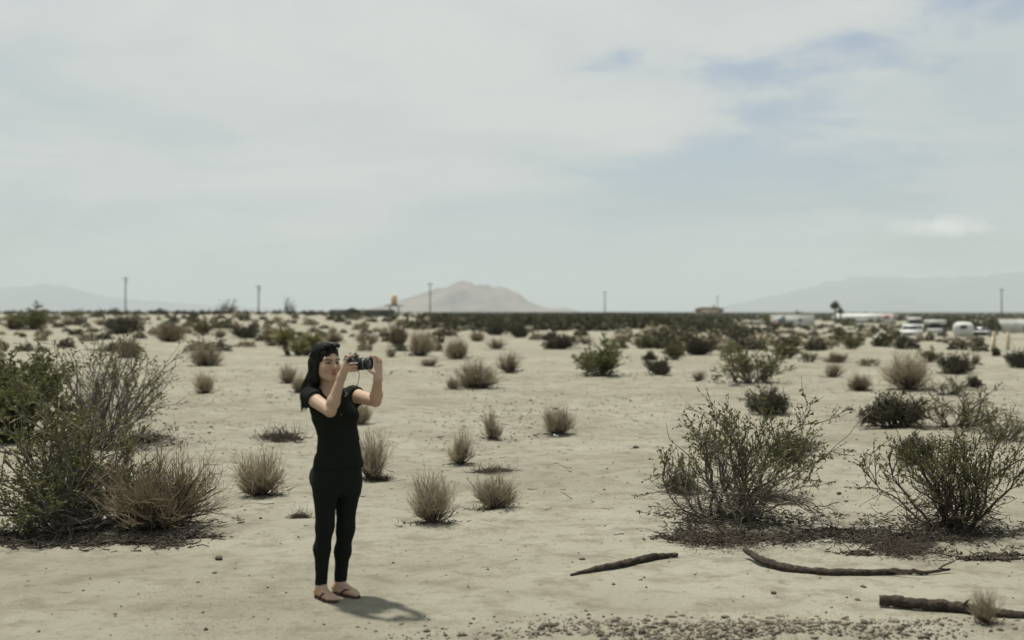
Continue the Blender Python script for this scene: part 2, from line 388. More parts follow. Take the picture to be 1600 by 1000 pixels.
def dry_shrub(n0=46, n1=9, n2=2, H=.78, R=.5, mt=M_tan, seed=0, spread=1.15, fine=1.0):
    """stems, twigs and litter meshes of a dry rounded shrub, about 1 m across"""
    th = np.arcsin(np.sqrt(RNG.uniform(0, math.sin(min(spread, 1.5))**2, n0))); ph = RNG.uniform(0, 6.28, n0)
    D = np.stack([np.sin(th)*np.cos(ph), np.sin(th)*np.sin(ph), np.cos(th)+.05], 1)
    S = np.stack([np.cos(ph)*.05, np.sin(ph)*.05, np.zeros(n0)], 1)*RNG.uniform(.2, 1.3, (n0, 1))
    ell = 1/np.sqrt((np.sin(th)/R)**2+(np.cos(th)/H)**2)
    P0 = grow(S, D+RNG.normal(0, .1, (n0, 3)), ell*RNG.uniform(.36, .82, n0), 6, .19, .05)
    st = MB().tubes(P0, taper(n0, 6, .010, .004), 4)
    A, T, i = along(P0, 4, .1, .7); M = len(A)
    st.tubes(grow(A, T+RNG.normal(0, .5, (M, 3))+np.array([0, 0, .2]), RNG.uniform(.1, .26, M), 3, .2, .05), taper(M, 3, .005, .002), 3)
    A, T, i = along(P0, n1, .25, 1.0); M = len(A)
    P1 = grow(A, T*.9+RNG.normal(0, .36, (M, 3))+np.array([0, 0, .35]), ell[i]*RNG.uniform(.12, .52, M), 4, .18, .08)
    tw = MB().tubes(P1, taper(M, 4, .0036*fine, .0016*fine), 3)
    A, T, i2 = along(P1, n2, .2, .95); M2 = len(A)
    P2 = grow(A, T*.9+RNG.normal(0, .42, (M2, 3))+np.array([0, 0, .3]), RNG.uniform(.07, .17, M2), 3, .16, .08)
    tw.tubes(P2, taper(M2, 3, .0026*fine, .0012*fine), 3)
    for m_ in (st, tw):
        for v in m_.V: v[:, 2] = np.maximum(v[:, 2], .004)
    return [('stems', st.mesh('stems', M_wood)), ('twigs', tw.mesh('twigs', mt)), ('dead_litter', litter_mesh(260, .46, .045))]

def creosote(n0=30, n1=7, n2=5, leaves=12, H=.9, R=.55, spread=1.0, lm=M_leaf, wm=M_greywood, leafsize=.011, lean=(0, 0), leaf_lo=.25, skew=None, jit=.2, thick=1.0, droop=0.02, litter=150, lmin=.42, lowleaf=.0, core=0):
    th = np.arcsin(np.sqrt(RNG.uniform(0, math.sin(min(spread, 1.5))**2, n0))); ph = RNG.uniform(0, 6.28, n0)
    D = np.stack([np.sin(th)*np.cos(ph)+lean[0], np.sin(th)*np.sin(ph)+lean[1], np.cos(th)+.08], 1)
    cl3 = RNG.normal(0, .075, (4, 3))*np.array([1, 1, 0])
    S = np.stack([np.cos(ph)*.05, np.sin(ph)*.05, np.zeros(n0)], 1)*RNG.uniform(.2, 1.4, (n0, 1))+cl3[RNG.integers(0, 4, n0)]
    ell = 1/np.sqrt((np.sin(th)/R)**2+(np.cos(th)/H)**2)
    P0 = grow(S, D+RNG.normal(0, .12, (n0, 3)), ell*RNG.uniform(lmin, 1.03, n0), 9, jit, .03)
    br = MB().tubes(P0, taper(n0, 9, .013*thick, .004*thick), 4)
    A, T, i = along(P0, n1, .25, .98); M = len(A)
    P1 = grow(A, T+RNG.normal(0, .42, (M, 3))+np.array([0, 0, .2]), ell[i]*RNG.uniform(.16, .42, M), 5, .24, droop)
    br.tubes(P1, taper(M, 5, .0052*thick, .0022*thick), 3)
    A, T, i2 = along(P1, n2, .2, 1.0); M2 = len(A)
    P2 = grow(A, T+RNG.normal(0, .5, (M2, 3))+np.array([0, 0, .15]), RNG.uniform(.05, .15, M2), 3, .25, .03)
    br.tubes(P2, taper(M2, 3, .0028*thick, .0014*thick), 3)
    if core:      # dead twigs added low in the middle to block sun and deepen shade
        a = RNG.uniform(0, 6.28, core); q_ = R*.5*RNG.uniform(0, 1, core)**.7
        Sc = np.stack([q_*np.cos(a), q_*np.sin(a), RNG.uniform(.01, .34, core)*H*(1-.6*q_/R)], 1)
        Pc = grow(Sc, RNG.normal(0, 1, (core, 3))*np.array([1, 1, .6])+np.array([0, 0, .35]), RNG.uniform(.06, .2, core), 4, .3, 0)
        br.tubes(Pc, taper(core, 4, .0036, .0018), 3)
    # leaves on the outer twigs
    rel = np.linalg.norm(P2[:, 1]/np.array([R, R, H]), axis=1)
    keep = (RNG.uniform(0, 1, M2) < np.clip((rel-leaf_lo)/.35, 0, 1)) & (P2[:, 1, 2] > lowleaf*H*RNG.uniform(.4, 1.3, M2))
    if skew is not None: keep &= RNG.uniform(-.9, .9, M2) < (P2[:, 1, 0]*skew[0]+P2[:, 1, 1]*skew[1]+skew[2])
    Q = P2[keep]
    A, T, _ = along(Q, leaves, .1, 1.05); n = len(A)
    a = unit(T+RNG.normal(0, .7, (n, 3))); bb = unit(np.cross(a, RNG.normal(0, 1, (n, 3))))
    sz = leafsize*RNG.uniform(.6, 1.4, (n, 1))
    lf = MB().quads(A+a*sz, a*sz*1.25, bb*sz*.62)
    for m_ in (br, lf):
        for v in m_.V: v[:, 2] = np.maximum(v[:, 2], .006)
    return [('branches', br.mesh('branches', wm)), ('foliage', lf.mesh('foliage', lm)), ('dead_litter', litter_mesh(litter, .56, .055 if litter < 500 else .03))]

def bush(name, protos, loc, scale, rz, label, cat='shrub', group=None, litter=True):
    root = bpy.data.objects.new(name, None); COL.objects.link(root)
    root.location = loc; root.scale = scale; root.rotation_euler = (0, 0, rz); root.empty_display_size = .1
    tag(root, label, cat, group)
    for nm, me in protos:
        if nm == 'dead_litter' and not litter: continue
        add(nm, me, root, kind='stuff')
    return root

DRY = [dry_shrub(58, 14, 2, spread=1.25), dry_shrub(60, 13, 2, .70, .5, spread=1.4), dry_shrub(48, 14, 2, .92, .48, spread=1.1), dry_shrub(60, 12, 2, .66, .5, M_brown, spread=1.45), dry_shrub(48, 14, 2, .82, .5, spread=1.25), dry_shrub(50, 13, 2, .88, .46, spread=1.15)]
GREY = [dry_shrub(34, 7, 2, .6, .5, M_brown, spread=1.45, fine=1.1), dry_shrub(40, 8, 1, .5, .52, M_tan, spread=1.5)]
DARK = [creosote(40, 8, 5, 9, .55, .52, 1.5, M_leafd, M_wood, .013, leaf_lo=.1), creosote(46, 8, 4, 11, .45, .52, 1.5, M_leafd, M_wood, .013, leaf_lo=.05)]
CREO = [creosote(26, 7, 5, 12, .8, .52, 1.15, leafsize=.014), creosote(34, 7, 5, 14, .9, .5, 1.0, leafsize=.014, leaf_lo=.1), creosote(22, 7, 5, 9, .7, .55, 1.3, leafsize=.013)]
SPARSE = [creosote(24, 6, 4, 5, .7, .55, 1.35, wm=M_wood, leafsize=.011, leaf_lo=.5, jit=.26)]
FLAT = [[('stems', MB().tubes(grow(np.stack([RNG.normal(0, .19, 420), RNG.normal(0, .17, 420), RNG.uniform(0, .06, 420)], 1), np.stack([RNG.normal(0, 1, 420), RNG.normal(0, .8, 420), RNG.uniform(0, .6, 420)], 1), RNG.uniform(.10, .32, 420), 5, .3, -.09), taper(420, 5, .005, .002), 3).mesh('stems', M_wood)), ('dead_litter', litter_mesh(500, .5, .045))]]
KINDS = {'dry': (DRY, 'dry_shrub'), 'gray': (GREY, 'grey_shrub'), 'dark': (DARK, 'dark_scrub'), 'creo': (CREO, 'creosote_bush'), 'sparse': (SPARSE, 'creosote_bush'), 'flat': (FLAT, 'dead_brush')}
PH = {'dry': .82, 'gray': .62, 'dark': .55, 'creo': .92, 'sparse': .8, 'flat': .22}     # height of the unit shapes
def put_bush(kind, px, py, w, h, label, pick=None, rz=None, group=None):
    protos, nm = KINDS[kind]
    x, y, z = on_ground(px, py)
    if py-HOR < 6: y = min(y, 420.0); x = (px-800)*y/FPX; z = gz(x, y)
    g_ = 1.12 if kind in ('dry', 'gray') else 1.0
    sw = g_*w*y/FPX/1.06; sh = g_*h*y/FPX/PH[kind]
    p = protos[(pick if pick is not None else random.randrange(99)) % len(protos)]
    # base pixel is the front of the plant: move the centre a little back
    y += sw*.25; x = (px-800)*y/FPX; z = gz(x, y)
    o = bush(nm, p, (x, y, z-.012*sh), (sw*random.uniform(.92, 1.08), sw*random.uniform(.8, 1.15), sh), random.uniform(0, 6.28) if rz is None else rz, label, 'shrub', group, litter=py > 540)
    o.rotation_euler[0] = random.uniform(-.1, .1); o.rotation_euler[1] = random.uniform(-.12, .12)
    return o

# the large bushes, each grown for itself
def big(name, px, py, w, h, label, **kw):
    x, y, z = on_ground(px, py); sw = w*y/FPX/1.1; sh = h*y/FPX/(kw.get('H', .9))
    y += sw*.12; x = (px-800)*y/FPX
    kw.setdefault('litter', 1300); kw.setdefault('lmin', .62)
    return bush(name, creosote(**kw), (x, y, gz(x, y)-.01), (sw, sw, sh), 0.0, label, 'shrub')
big('creosote_bush', 160, 700, 225, 195, 'tall sparse creosote of thin upright stems behind the brown shrub, tips against the sand', n0=56, n1=5, n2=4, leaves=6, H=1.0, R=.62, spread=.95, leafsize=.0085, leaf_lo=.5, jit=.13, thick=.55, lean=(.12, 0))
big('creosote_bush', 15, 688, 215, 150, 'dense deep green creosote cut off by the edge of the picture', n0=40, n1=8, n2=6, leaves=15, H=.8, R=.55, spread=1.25, leafsize=.012, leaf_lo=.0, thick=.8)
big('creosote_bush', 112, 832, 265, 205, 'large grey-stemmed creosote with green leaves, touching the brown shrub, dark shadow below', n0=46, n1=7, n2=5, leaves=12, H=.85, R=.6, spread=1.25, leafsize=.0095, leaf_lo=.2, lean=(-.10, .0), skew=(-1.3, 0, .45), jit=.2, core=800)
BE = big('creosote_bush', 1145, 818, 275, 215, 'wide open creosote with pale bent twigs, above the two lone sticks', n0=30, n1=7, n2=5, leaves=9, H=.85, R=.62, spread=.98, leafsize=.0085, leaf_lo=.34, jit=.25, thick=.75, lowleaf=.34, core=300)
big('creosote_bush', 1482, 834, 265, 190, 'wide creosote fanning out from a dark root clump, above the log', n0=27, n1=7, n2=5, leaves=8, H=.8, R=.62, spread=1.08, leafsize=.0085, leaf_lo=.36, wm=M_wood, jit=.22, thick=.8, lowleaf=.30, core=300)
# pale bent branches reaching out of the open creosote
M_pale = mat('pale_dead_branch', (.22, .195, .16), island=.2)
for pts, dy in (([(1152, 808), (1185, 775), (1240, 742), (1290, 712), (1330, 672), (1362, 640)], .0), ([(1160, 800), (1205, 762), (1232, 735), (1246, 712), (1266, 714)], -.25), ([(1150, 790), (1172, 760), (1190, 757), (1203, 783)], -.3), ([(1128, 800), (1105, 745), (1078, 715), (1046, 688), (1040, 660)], .1), ([(1118, 806), (1122, 780), (1117, 790), (1112, 822)], -.35)):
    Yb = BE.location.y; Q = np.array([J(a, b_, Yb+dy*(k2/4)) for k2, (a, b_) in enumerate(pts)])
    tt = np.linspace(0, len(Q)-1, 24); Q = np.stack([np.interp(tt, np.arange(len(Q)), Q[:, i_]) for i_ in range(3)], 1); Q[1:-1] += RNG.normal(0, .014, (22, 3))
    Q[1:-1] = (Q[:-2]+2*Q[1:-1]+Q[2:])/4
    Q = (Q-np.array(BE.location))/np.array(BE.scale)
    add('bent_branch', MB().tubes(Q[None], np.linspace(.0058, .0016, 24)[None], 5).mesh('bent_branch', M_pale), BE)
x, y, z = on_ground(243, 832)
bush('dry_shrub', dry_shrub(90, 13, 3, .75, .52, M_brown, spread=1.3, fine=.75), (x, y+.2, z-.01), (225*y/FPX, 215*y/FPX, 148*y/FPX/.8), .4, 'big round rusty brown dry shrub in front of the grey-stemmed creosote', 'shrub')

B = [
 ('dry', 407, 778, 94, 80, 'dry tan shrub with dark base, standing alone left of the black trousers', 0),
 ('dry', 678, 823, 90, 84, 'tall forked tan shrub nearest the right of the person', 2),
 ('dry', 773, 797, 90, 60, 'low spreading tan shrub casting a round shadow, beside the tall forked one', 4),
 ('dry', 720, 728, 68, 56, 'upright tan tuft with dead twigs trailing from its foot', 5),
 ('dry', 768, 688, 45, 47, 'small narrow tan tuft between two larger tufts', 5),
 ('dry', 870, 683, 74, 50, 'fan-shaped tan tuft with a white scrap at its foot', 0),
 ('dry', 579, 752, 55, 82, 'tan shrub half hidden behind the person at waist height', 2),
 ('dry', 563, 664, 40, 40, 'small tan shrub peeking out behind the person below the raised elbow', 0),
 ('dry', 745, 608, 84, 52, 'dense round tan shrub with a smaller tuft on its left', 1),
 ('dry', 708, 608, 34, 22, 'tiny tan tuft against the left of the dense round shrub', 1),
 ('dry', 321, 573, 66, 46, 'broad bushy tan shrub on open sand above the small fan-like one', 1),
 ('dry', 319, 615, 44, 36, 'small fan-like shrub with dark foot right of the sparse creosote tips', 0),
 ('dry', 451, 599, 34, 34, 'small tan tuft left of the person at head height', 4),
 ('dry', 466, 615, 32, 34, 'tan shrub partly hidden behind the long dark hair', 1),
 ('dry', 203, 560, 52, 40, 'rusty shrub with dark shadow seen through the creosote tips', 3),
 ('dry', 267, 535, 62, 40, 'large brown shrub on the slope above the broad bushy one', 3),
 ('dry', 714, 562, 54, 40, 'round brown shrub with dark lower half, above the pale flat one', 1),
 ('dry', 655, 557, 54, 48, 'tan shrub leaning against a taller brown one, above the camera lens', 0),
 ('dry', 622, 542, 46, 50, 'brown shrub standing behind the leaning tan one', 3),
 ('gray', 612, 559, 26, 18, 'small dark twiggy tuft at the foot of the leaning tan shrub', 0),
 ('gray', 672, 573, 46, 20, 'pale flat mat of dry growth below the leaning tan shrub', 1),
 ('gray', 797, 583, 52, 36, 'grey twiggy shrub behind the dense round one', 0),
 ('flat', 443, 691, 92, 26, 'flattened heap of dead dark brush on sand near the long hair', 0),
 ('flat', 470, 810, 40, 18, 'few dead twigs lying left of the knees', 0),
 ('flat', 768, 740, 76, 14, 'trail of dead twigs on sand right of the upright tuft', 0),
 ('flat', 226, 692, 74, 20, 'mat of dead brush at the foot of the sparse creosote', 0),
 ('flat', 1215, 788, 110, 24, 'dead brush in shade right of the open creosote base', 0),
 ('flat', 1140, 853, 190, 22, 'long dark mat of dead brush, partly standing in for shadow, before the open creosote', 0),  # dark twigs laid where this bush's shadow falls
 ('flat', 1400, 868, 210, 24, 'dark dead brush, partly standing in for shadow, in front of the fanning creosote', 0),  # brush darkens the ground in place of the cast shadow
 ('flat', 590, 752, 46, 14, 'dead twigs at the foot of the shrub behind the person', 0),
 ('dry', 1540, 978, 52, 54, 'small pale weed growing over the log at the picture corner', 2),
 ('dark', 1068, 772, 70, 34, 'low dark scrub at the left foot of the open creosote', 1),
 ('dark', 1237, 722, 78, 42, 'dark grey scrub seen through the right half of the open creosote', 0),
 ('dark', 1436, 725, 82, 44, 'dark grey scrub seen through the left half of the fanning creosote', 1),
 ('dark', 1394, 670, 110, 50, 'dark mound of scrub with pale twigs beside a bare spreading creosote', 0),
 ('sparse', 1500, 670, 160, 80, 'bare spreading creosote right of the dark mound of scrub', 0),
 ('dark', 1205, 650, 84, 40, 'dark green scrub behind the crown of the open creosote', 0),
 ('sparse', 1560, 690, 110, 60, 'thin leafless creosote at the picture edge behind the fanning one', 0),
 ('creo', 935, 589, 98, 66, 'dark bushy creosote alone in the middle of the sand', 1),
 ('creo', 1172, 601, 140, 80, 'broad dark creosote with pale yellow flecks and open stems', 2),
 ('dark', 1026, 586, 50, 24, 'low dark scrub between the bushy and the broad creosote', 0),
 ('dark', 1015, 564, 30, 16, 'small dark scrub above the low one beside the bushy creosote', 1),
 ('gray', 1092, 596, 34, 18, 'thin grey tuft left of the broad dark creosote', 0),
 ('creo', 1055, 563, 36, 36, 'upright creosote left of a long dark row of scrub', 1),
 ('dark', 1095, 555, 64, 28, 'long dark row of scrub above the thin grey tuft', 0),
 ('creo', 1143, 553, 40, 24, 'creosote just above the broad dark one', 0),
 ('creo', 1228, 561, 42, 34, 'creosote with rounded brown-green top right of the broad one', 1),
 ('creo', 1263, 566, 34, 24, 'creosote between the rounded one and the tan dome', 2),
 ('dry', 1307, 567, 42, 20, 'tan dome-shaped shrub above a grey one', 3),
 ('gray', 1300, 590, 52, 26, 'grey shrub with dark hollow below the tan dome', 0),
 ('dry', 1342, 611, 50, 30, 'low tan cushion shrub with a dark rim, left of the tall straw one', 3),
 ('dry', 1422, 612, 92, 66, 'tall straw-coloured shrub with dark bare trunk foot', 0),
 ('creo', 1456, 566, 36, 26, 'yellow-green creosote behind the tall straw-coloured shrub', 1),
 ('dark', 1488, 586, 68, 30, 'wide dark scrub right of the tall straw-coloured shrub', 0),
 ('dark', 1522, 606, 34, 18, 'small dark scrub below the wide dark one', 1),
 ('dark', 1590, 576, 52, 28, 'dark scrub at the picture edge below the fence posts', 0),
 ('dark', 1556, 557, 20, 14, 'little dark scrub at the foot of the braced fence post', 1),
 ('gray', 1525, 569, 20, 18, 'little grey tuft on the sand left of the fence posts', 0),
 ('creo', 1332, 546, 40, 30, 'dark creosote below the palm tree', 1),
 ('creo', 1357, 573, 36, 18, 'loose creosote right of the tan dome-shaped shrub', 2),
 ('sparse', 1480, 618, 90, 34, 'loose bare creosote below the wide dark scrub', 0),
 ('dark', 188, 522, 66, 28, 'dark green mound of scrub on the pale slope', 0),
 ('creo', 45, 515, 76, 44, 'tallest dark bush on the crest at the picture edge', 1),
 ('dry', 20, 516, 44, 30, 'brown shrub left under the tallest bush on the crest', 3),
 ('dry', 62, 515, 32, 20, 'brown shrub right under the tallest bush on the crest', 3),
 ('dry', 106, 509, 30, 16, 'pale brown shrub on the slope right of the crest bushes', 0),
 ('creo', 118, 499, 52, 22, 'green bush on the skyline between tallest bush and first pole', 2),
 ('dry', 160, 509, 40, 14, 'tan shrub above the dark mound on the pale slope', 1),
 ('creo', 180, 493, 30, 16, 'small green bush at the foot of the first pole', 0),
 ('creo', 320, 524, 36, 32, 'dark upright bush right of the large brown shrub', 1),
 ('dark', 380, 530, 44, 22, 'dark scrub left of the yucca', 0),
 ('gray', 344, 528, 34, 20, 'grey shrub between the dark upright bush and dark scrub', 1),
 ('gray', 426, 541, 38, 34, 'pale grey shrub just left of the yucca', 0),
 ('sparse', 360, 491, 40, 28, 'bare thin bush rising above the skyline left of the second pole', 0),
 ('sparse', 453, 491, 24, 32, 'thin leafless treelet on the skyline right of the second pole', 0),
 ('dry', 572, 538, 58, 24, 'low wide tan shrub right of the yucca', 1),
 ('dry', 520, 536, 44, 22, 'tan shrub touching the yucca on its right side', 3),
 ('dry', 745, 534, 32, 24, 'round tan shrub above the round brown one', 1),
 ('dark', 777, 524, 40, 18, 'dark scrub right of the round tan shrub', 1),
 ('dark', 808, 528, 44, 20, 'dark scrub on a sand ridge, second of two in line', 0),
 ('gray', 775, 546, 44, 20, 'spiky grey shrub casting a thin shadow on a sand step', 0),
 ('dark', 862, 533, 40, 14, 'flat dark scrub on sand left of the dark clump', 1),
 ('dark', 878, 546, 62, 24, 'dark clump of scrub above the bushy creosote, on its left', 0),
 ('gray', 915, 538, 36, 18, 'grey scrub directly above the bushy creosote', 1),
 ('creo', 968, 545, 36, 22, 'green scrub above the bushy creosote, on its right', 0),
 ('creo', 1003, 545, 34, 28, 'yellowish scrub left of the upright creosote', 1),
 ('dark', 1172, 530, 28, 14, 'small dark scrub on bare sand under the distant white roofs', 1),
 ('dry', 717, 507, 24, 14, 'small tan shrub in front of the scrub band under the butte', 1),
 ('dry', 790, 513, 22, 16, 'tan tuft in front of the scrub band right of the butte peak', 1),
]
for k_, px, py, w, h, lab, pick in B: put_bush(k_, px, py, w, h, lab, pick)

# yucca with two heads
M_yl = mat('yucca_leaf', (.185, .180, .062), rough=.5, spec=.4, island=.35, translucent=.15)
M_yd = mat('yucca_dead_leaf', (.11, .09, .062), island=.4)
x, y, z = on_ground(462, 556); y += .4; x = (462-800)*y/FPX; z = gz(x, y)
yu = bpy.data.objects.new('yucca', None); COL.objects.link(yu); yu.location = (x, y, z); tag(yu, 'spiky green yucca with two heads and dead skirt, behind the person', 'yucca')
PXM = y/FPX
for hx, hz, sc_h, dep in ((-18, 23, 1.0, 0), (24, 19, .85, .25), (8, 9, .8, -.3)):
    c0 = np.array([hx*PXM, dep, hz*PXM])
    tr = MB().tubes(np.array([[[hx*PXM*.6, dep*.6, -.05], [hx*PXM*.9, dep, c0[2]*.5], c0]]), np.array([[.11, .10, .08]]), 8, True)
    add('trunk', tr.mesh('trunk', M_yd), yu)
    n = 110; th = np.arccos(RNG.uniform(-.15, 1, n)); ph = RNG.uniform(0, 6.28, n)
    D = np.stack([np.sin(th)*np.cos(ph), np.sin(th)*np.sin(ph), np.cos(th)], 1)
    P = grow(np.repeat(c0[None], n, 0)+D*.04, D, RNG.uniform(.75, 1.0, n)*30*PXM*sc_h, 4, .06, -.03)
    lf = MB().tubes(P, np.broadcast_to(np.array([.022, .024, .016, .002]), (n, 4)), 3)
    add('leaves', lf.mesh('leaves', M_yl), yu, kind='stuff')
    n = 100; th = np.arccos(RNG.uniform(-.95, .0, n)); ph = RNG.uniform(0, 6.28, n)
    D = np.stack([np.sin(th)*np.cos(ph), np.sin(th)*np.sin(ph), np.cos(th)], 1)
    P = grow(np.repeat(c0[None], n, 0), D, RNG.uniform(.5, .8, n)*24*PXM*sc_h, 4, .08, -.08)
    P[:, :, 2] = np.maximum(P[:, :, 2], -.02)
    add('dead_leaves', MB().tubes(P, np.broadcast_to(np.array([.02, .022, .015, .003]), (n, 4)), 3).mesh('dead_leaves', M_yd), yu, kind='stuff')

# shrubs of the scrub band: low-detail individuals, then the mass behind them
def far_shrub(n=150, flat=1.0, mm=M_far, s=.075):
    a = RNG.normal(0, 1, (n, 3)); a = unit(a)*RNG.uniform(.35, 1, (n, 1))**.6; a[:, 2] = np.abs(a[:, 2])
    C = a*np.array([.5, .5, .85*flat])*RNG.uniform(.75, 1.1, (n, 1)); C[:, 2] += .04
    A = unit(RNG.normal(0, 1, (n, 3))+np.array([0, 0, .6])); Bv = unit(np.cross(A, RNG.normal(0, 1, (n, 3))))
    sz = s*RNG.uniform(.6, 1.5, (n, 1))
    m_ = MB().quads(C, A*sz*1.3, Bv*sz*.8)
    P = grow(np.zeros((14, 3)), unit(RNG.normal(0, .6, (14, 3))+np.array([0, 0, .8])), np.full(14, .6), 4, .15)
    m_.tubes(P, taper(14, 4, .02, .008), 3)
    return m_
M_fartan = mat('far_dry_leaf', (.265, .232, .162), var=.2, island=.4, translucent=.1)
FS = [far_shrub(170).mesh('scrub_shrub', M_far), far_shrub(150, .7).mesh('scrub_shrub', M_far), far_shrub(170, .75, M_fartan).mesh('scrub_shrub', M_fartan), far_shrub(150, .6).mesh('scrub_shrub', M_leafd)]
cnt = 0; tries = 0
placed = [(b_[1], b_[2], b_[3]) for b_ in B]
while cnt < 290 and tries < 9000:
    tries += 1
    px = random.uniform(-20, 1620); py = 487+min(random.expovariate(1/16)+9.5, 62)
    if cnt > 235: px = random.uniform(-10, 620); py = random.uniform(496, 534)
    elif cnt > 165: px = random.uniform(1010, 1420); py = random.uniform(504, 548)
    if px > 1535 and py < 562: continue
    if px < 760 and py < 500 and random.random() < .5: continue
    if px > 1400 and 496 < py < 532: continue
    if any(abs(px-a) < w_*.5 and abs(py-b_) < 7 for a, b_, w_ in placed): continue
    x, y, z = on_ground(px, py)
    if y > 330: continue
    r_ = random.uniform(.7, 1.5)*(1.0 if py < 515 else .75)*(1.35 if 165 < cnt <= 235 else 1.0)
    tan = random.random() < .42
    o = add('scrub_shrub', FS[2] if tan else FS[random.choice((0, 1, 3))], None, (x, y, z-.03),
            'small tan shrub among the scrub near the horizon' if tan else 'small dark shrub among the scrub near the horizon', 'shrub', 'tan shrubs of the scrub band' if tan else 'dark shrubs of the scrub band')
    o.scale = (r_*random.uniform(.9, 1.5), r_*random.uniform(.9, 1.5), r_*random.uniform(.7, 1.1)); o.rotation_euler[2] = random.uniform(0, 6.28)
    cnt += 1; placed.append((px, py, 16))
for px, py, r_ in ((1401, 524, 1.5), (1441, 524, 1.3), (1484, 525, 1.4), (1524, 524, 1.7), (1547, 525, 1.8), (1561, 523, 1.6), (1477, 531, .9), (1453, 533, 1.0), (1412, 534, .8), (1530, 536, .9)):
    x, y, z = on_ground(px, py)
    o = add('scrub_shrub', FS[random.choice((0, 1, 3))], None, (x, y+(3 if py < 527 else 0), z-.03), 'dark shrub between or in front of the parked trailers and cars', 'shrub', 'dark shrubs between the parked trailers'); o.scale = (r_, r_, r_*.9); o.rotation_euler[2] = px
n = 17000
yy = 112*np.exp(RNG.uniform(0, 1, n)**1.2*math.log(2400/112)); s_ = RNG.uniform(-.47, .47, n); xx = s_*yy
patch = fbm(xx/38, yy/60, 201, 3)
pr_ = np.where(s_ < -.07, .16, 1.0)*np.where(yy < 230, np.clip((patch+.42)*2.4, 0, 1)*sstep(yy, 105, 150), 1.0)
pr_ = pr_*(1-sstep(s_+.06*patch, .12, .19)*np.where(s_ > .315, np.where(yy < 185, 1.0, .35), np.where(yy < 135, 1.0, np.where(yy < 270, .72, 1.0)))*(yy < 400))*(1-sstep(-s_+.05*patch, .03, .10)*(yy < 260))
keepm = RNG.uniform(0, 1, n) < pr_
xx, yy = xx[keepm], yy[keepm]; zz_ = ground_z(xx, yy); n = len(xx); s2_ = xx/yy
base = far_shrub(22, .8, s=.20); bV = np.concatenate(base.V)[:22*4]
ang = RNG.uniform(0, 6.28, n); r_ = RNG.uniform(.9, 2.2, n)*(1+yy/2600); hr = RNG.uniform(.5, 1.3, n)*np.where(yy > 800, 1.0, .85)*np.where((s2_ > .18) & (s2_ < .315) & (yy < 300), .55, 1.0)
ca, sa = np.cos(ang)[:, None], np.sin(ang)[:, None]
VX = (bV[None, :, 0]*ca-bV[None, :, 1]*sa)*r_[:, None]+xx[:, None]; VY = (bV[None, :, 0]*sa+bV[None, :, 1]*ca)*r_[:, None]+yy[:, None]; VZ = bV[None, :, 2]*hr[:, None]*1.35+zz_[:, None]
Vs = np.stack([VX, VY, VZ], -1).reshape(-1, 3)
add('desert_scrub', mk_mesh('desert_scrub', Vs, [np.arange(len(Vs)).reshape(-1, 4)], M_far), label='dark olive scrub covering the flats to the horizon', cat='scrub', kind='stuff')

# ------------------------------------------------------------------ sticks, log, stones, scraps
M_stick = mat('weathered_stick', (.060, .047, .035), noise=24, col2=(.026, .021, .017), bump=(45, 1.0, .02))
def stick(name, pts, radii, label, twigs=()):
    """pts: photograph pixels of the ground line the wood lies on, with a lift in metres"""
    P = []
    for px, py, lift in pts:
        x, y, z = on_ground(px, py); P.append((x, y, z+lift))
    P = np.array(P); n = len(P); tt = np.linspace(0, n-1, n*9)
    Q = np.stack([np.interp(tt, np.arange(n), P[:, i]) for i in range(3)], 1); rr = np.interp(tt, np.arange(n), radii)
    # round the corners, add knots
    for _ in range(6): Q[1:-1] = (Q[:-2]+2*Q[1:-1]+Q[2:])/4
    Q[1:-1] += RNG.normal(0, .0018, Q[1:-1].shape)
    rr = rr*(1+.09*np.convolve(RNG.normal(0, .9, len(rr)), [.25, .5, .25], 'same')); Q[:, 2] += rr*.6
    o0 = Q[0].copy(); Q0 = Q-o0
    mb = MB().tubes(Q0[None], rr[None], 11, True)
    mb.V[0] += RNG.normal(0, .0022, mb.V[0].shape)
    o = add(name, mb.mesh(name, M_stick, True), None, o0, label, 'log' if name == 'log' else 'stick')
    for k_, (i, d, L_) in enumerate(twigs):
        p = grow(Q0[i:i+1], np.array([d], float), np.array([L_]), 5, .12)
        add('twig', MB().tubes(p, np.linspace(rr[i]*.6, .003, 5)[None], 6, True).mesh('twig', M_stick, True), o)
    return o
stick('stick', [(892, 900, 0), (940, 892, .01), (985, 884, .01), (1020, 875, .012), (1058, 871, .01)], [.010, .022, .026, .024, .016], 'short straight dark stick lying slanted on the sand', [(22, (.3, -.2, .15), .10)])
stick('branch', [(1164, 872, .05), (1190, 884, .02), (1230, 893, .0), (1290, 899, 0), (1340, 899, 0), (1400, 897, .01), (1445, 899, .01), (1484, 895, .02)], [.020, .030, .032, .030, .026, .018, .014, .008], 'long thin crooked branch lying flat, thick end raised', [(66, (.5, .35, .3), .22), (48, (.8, -.5, .05), .3)])
stick('log', [(1374, 948, .02), (1420, 952, .02), (1480, 956, .015), (1540, 962, .0), (1600, 966, .0), (1680, 970, 0)], [.034, .036, .036, .034, .024, .02], 'thick dark log running out of the picture at the corner', [(26, (-.1, -.5, .5), .10)])

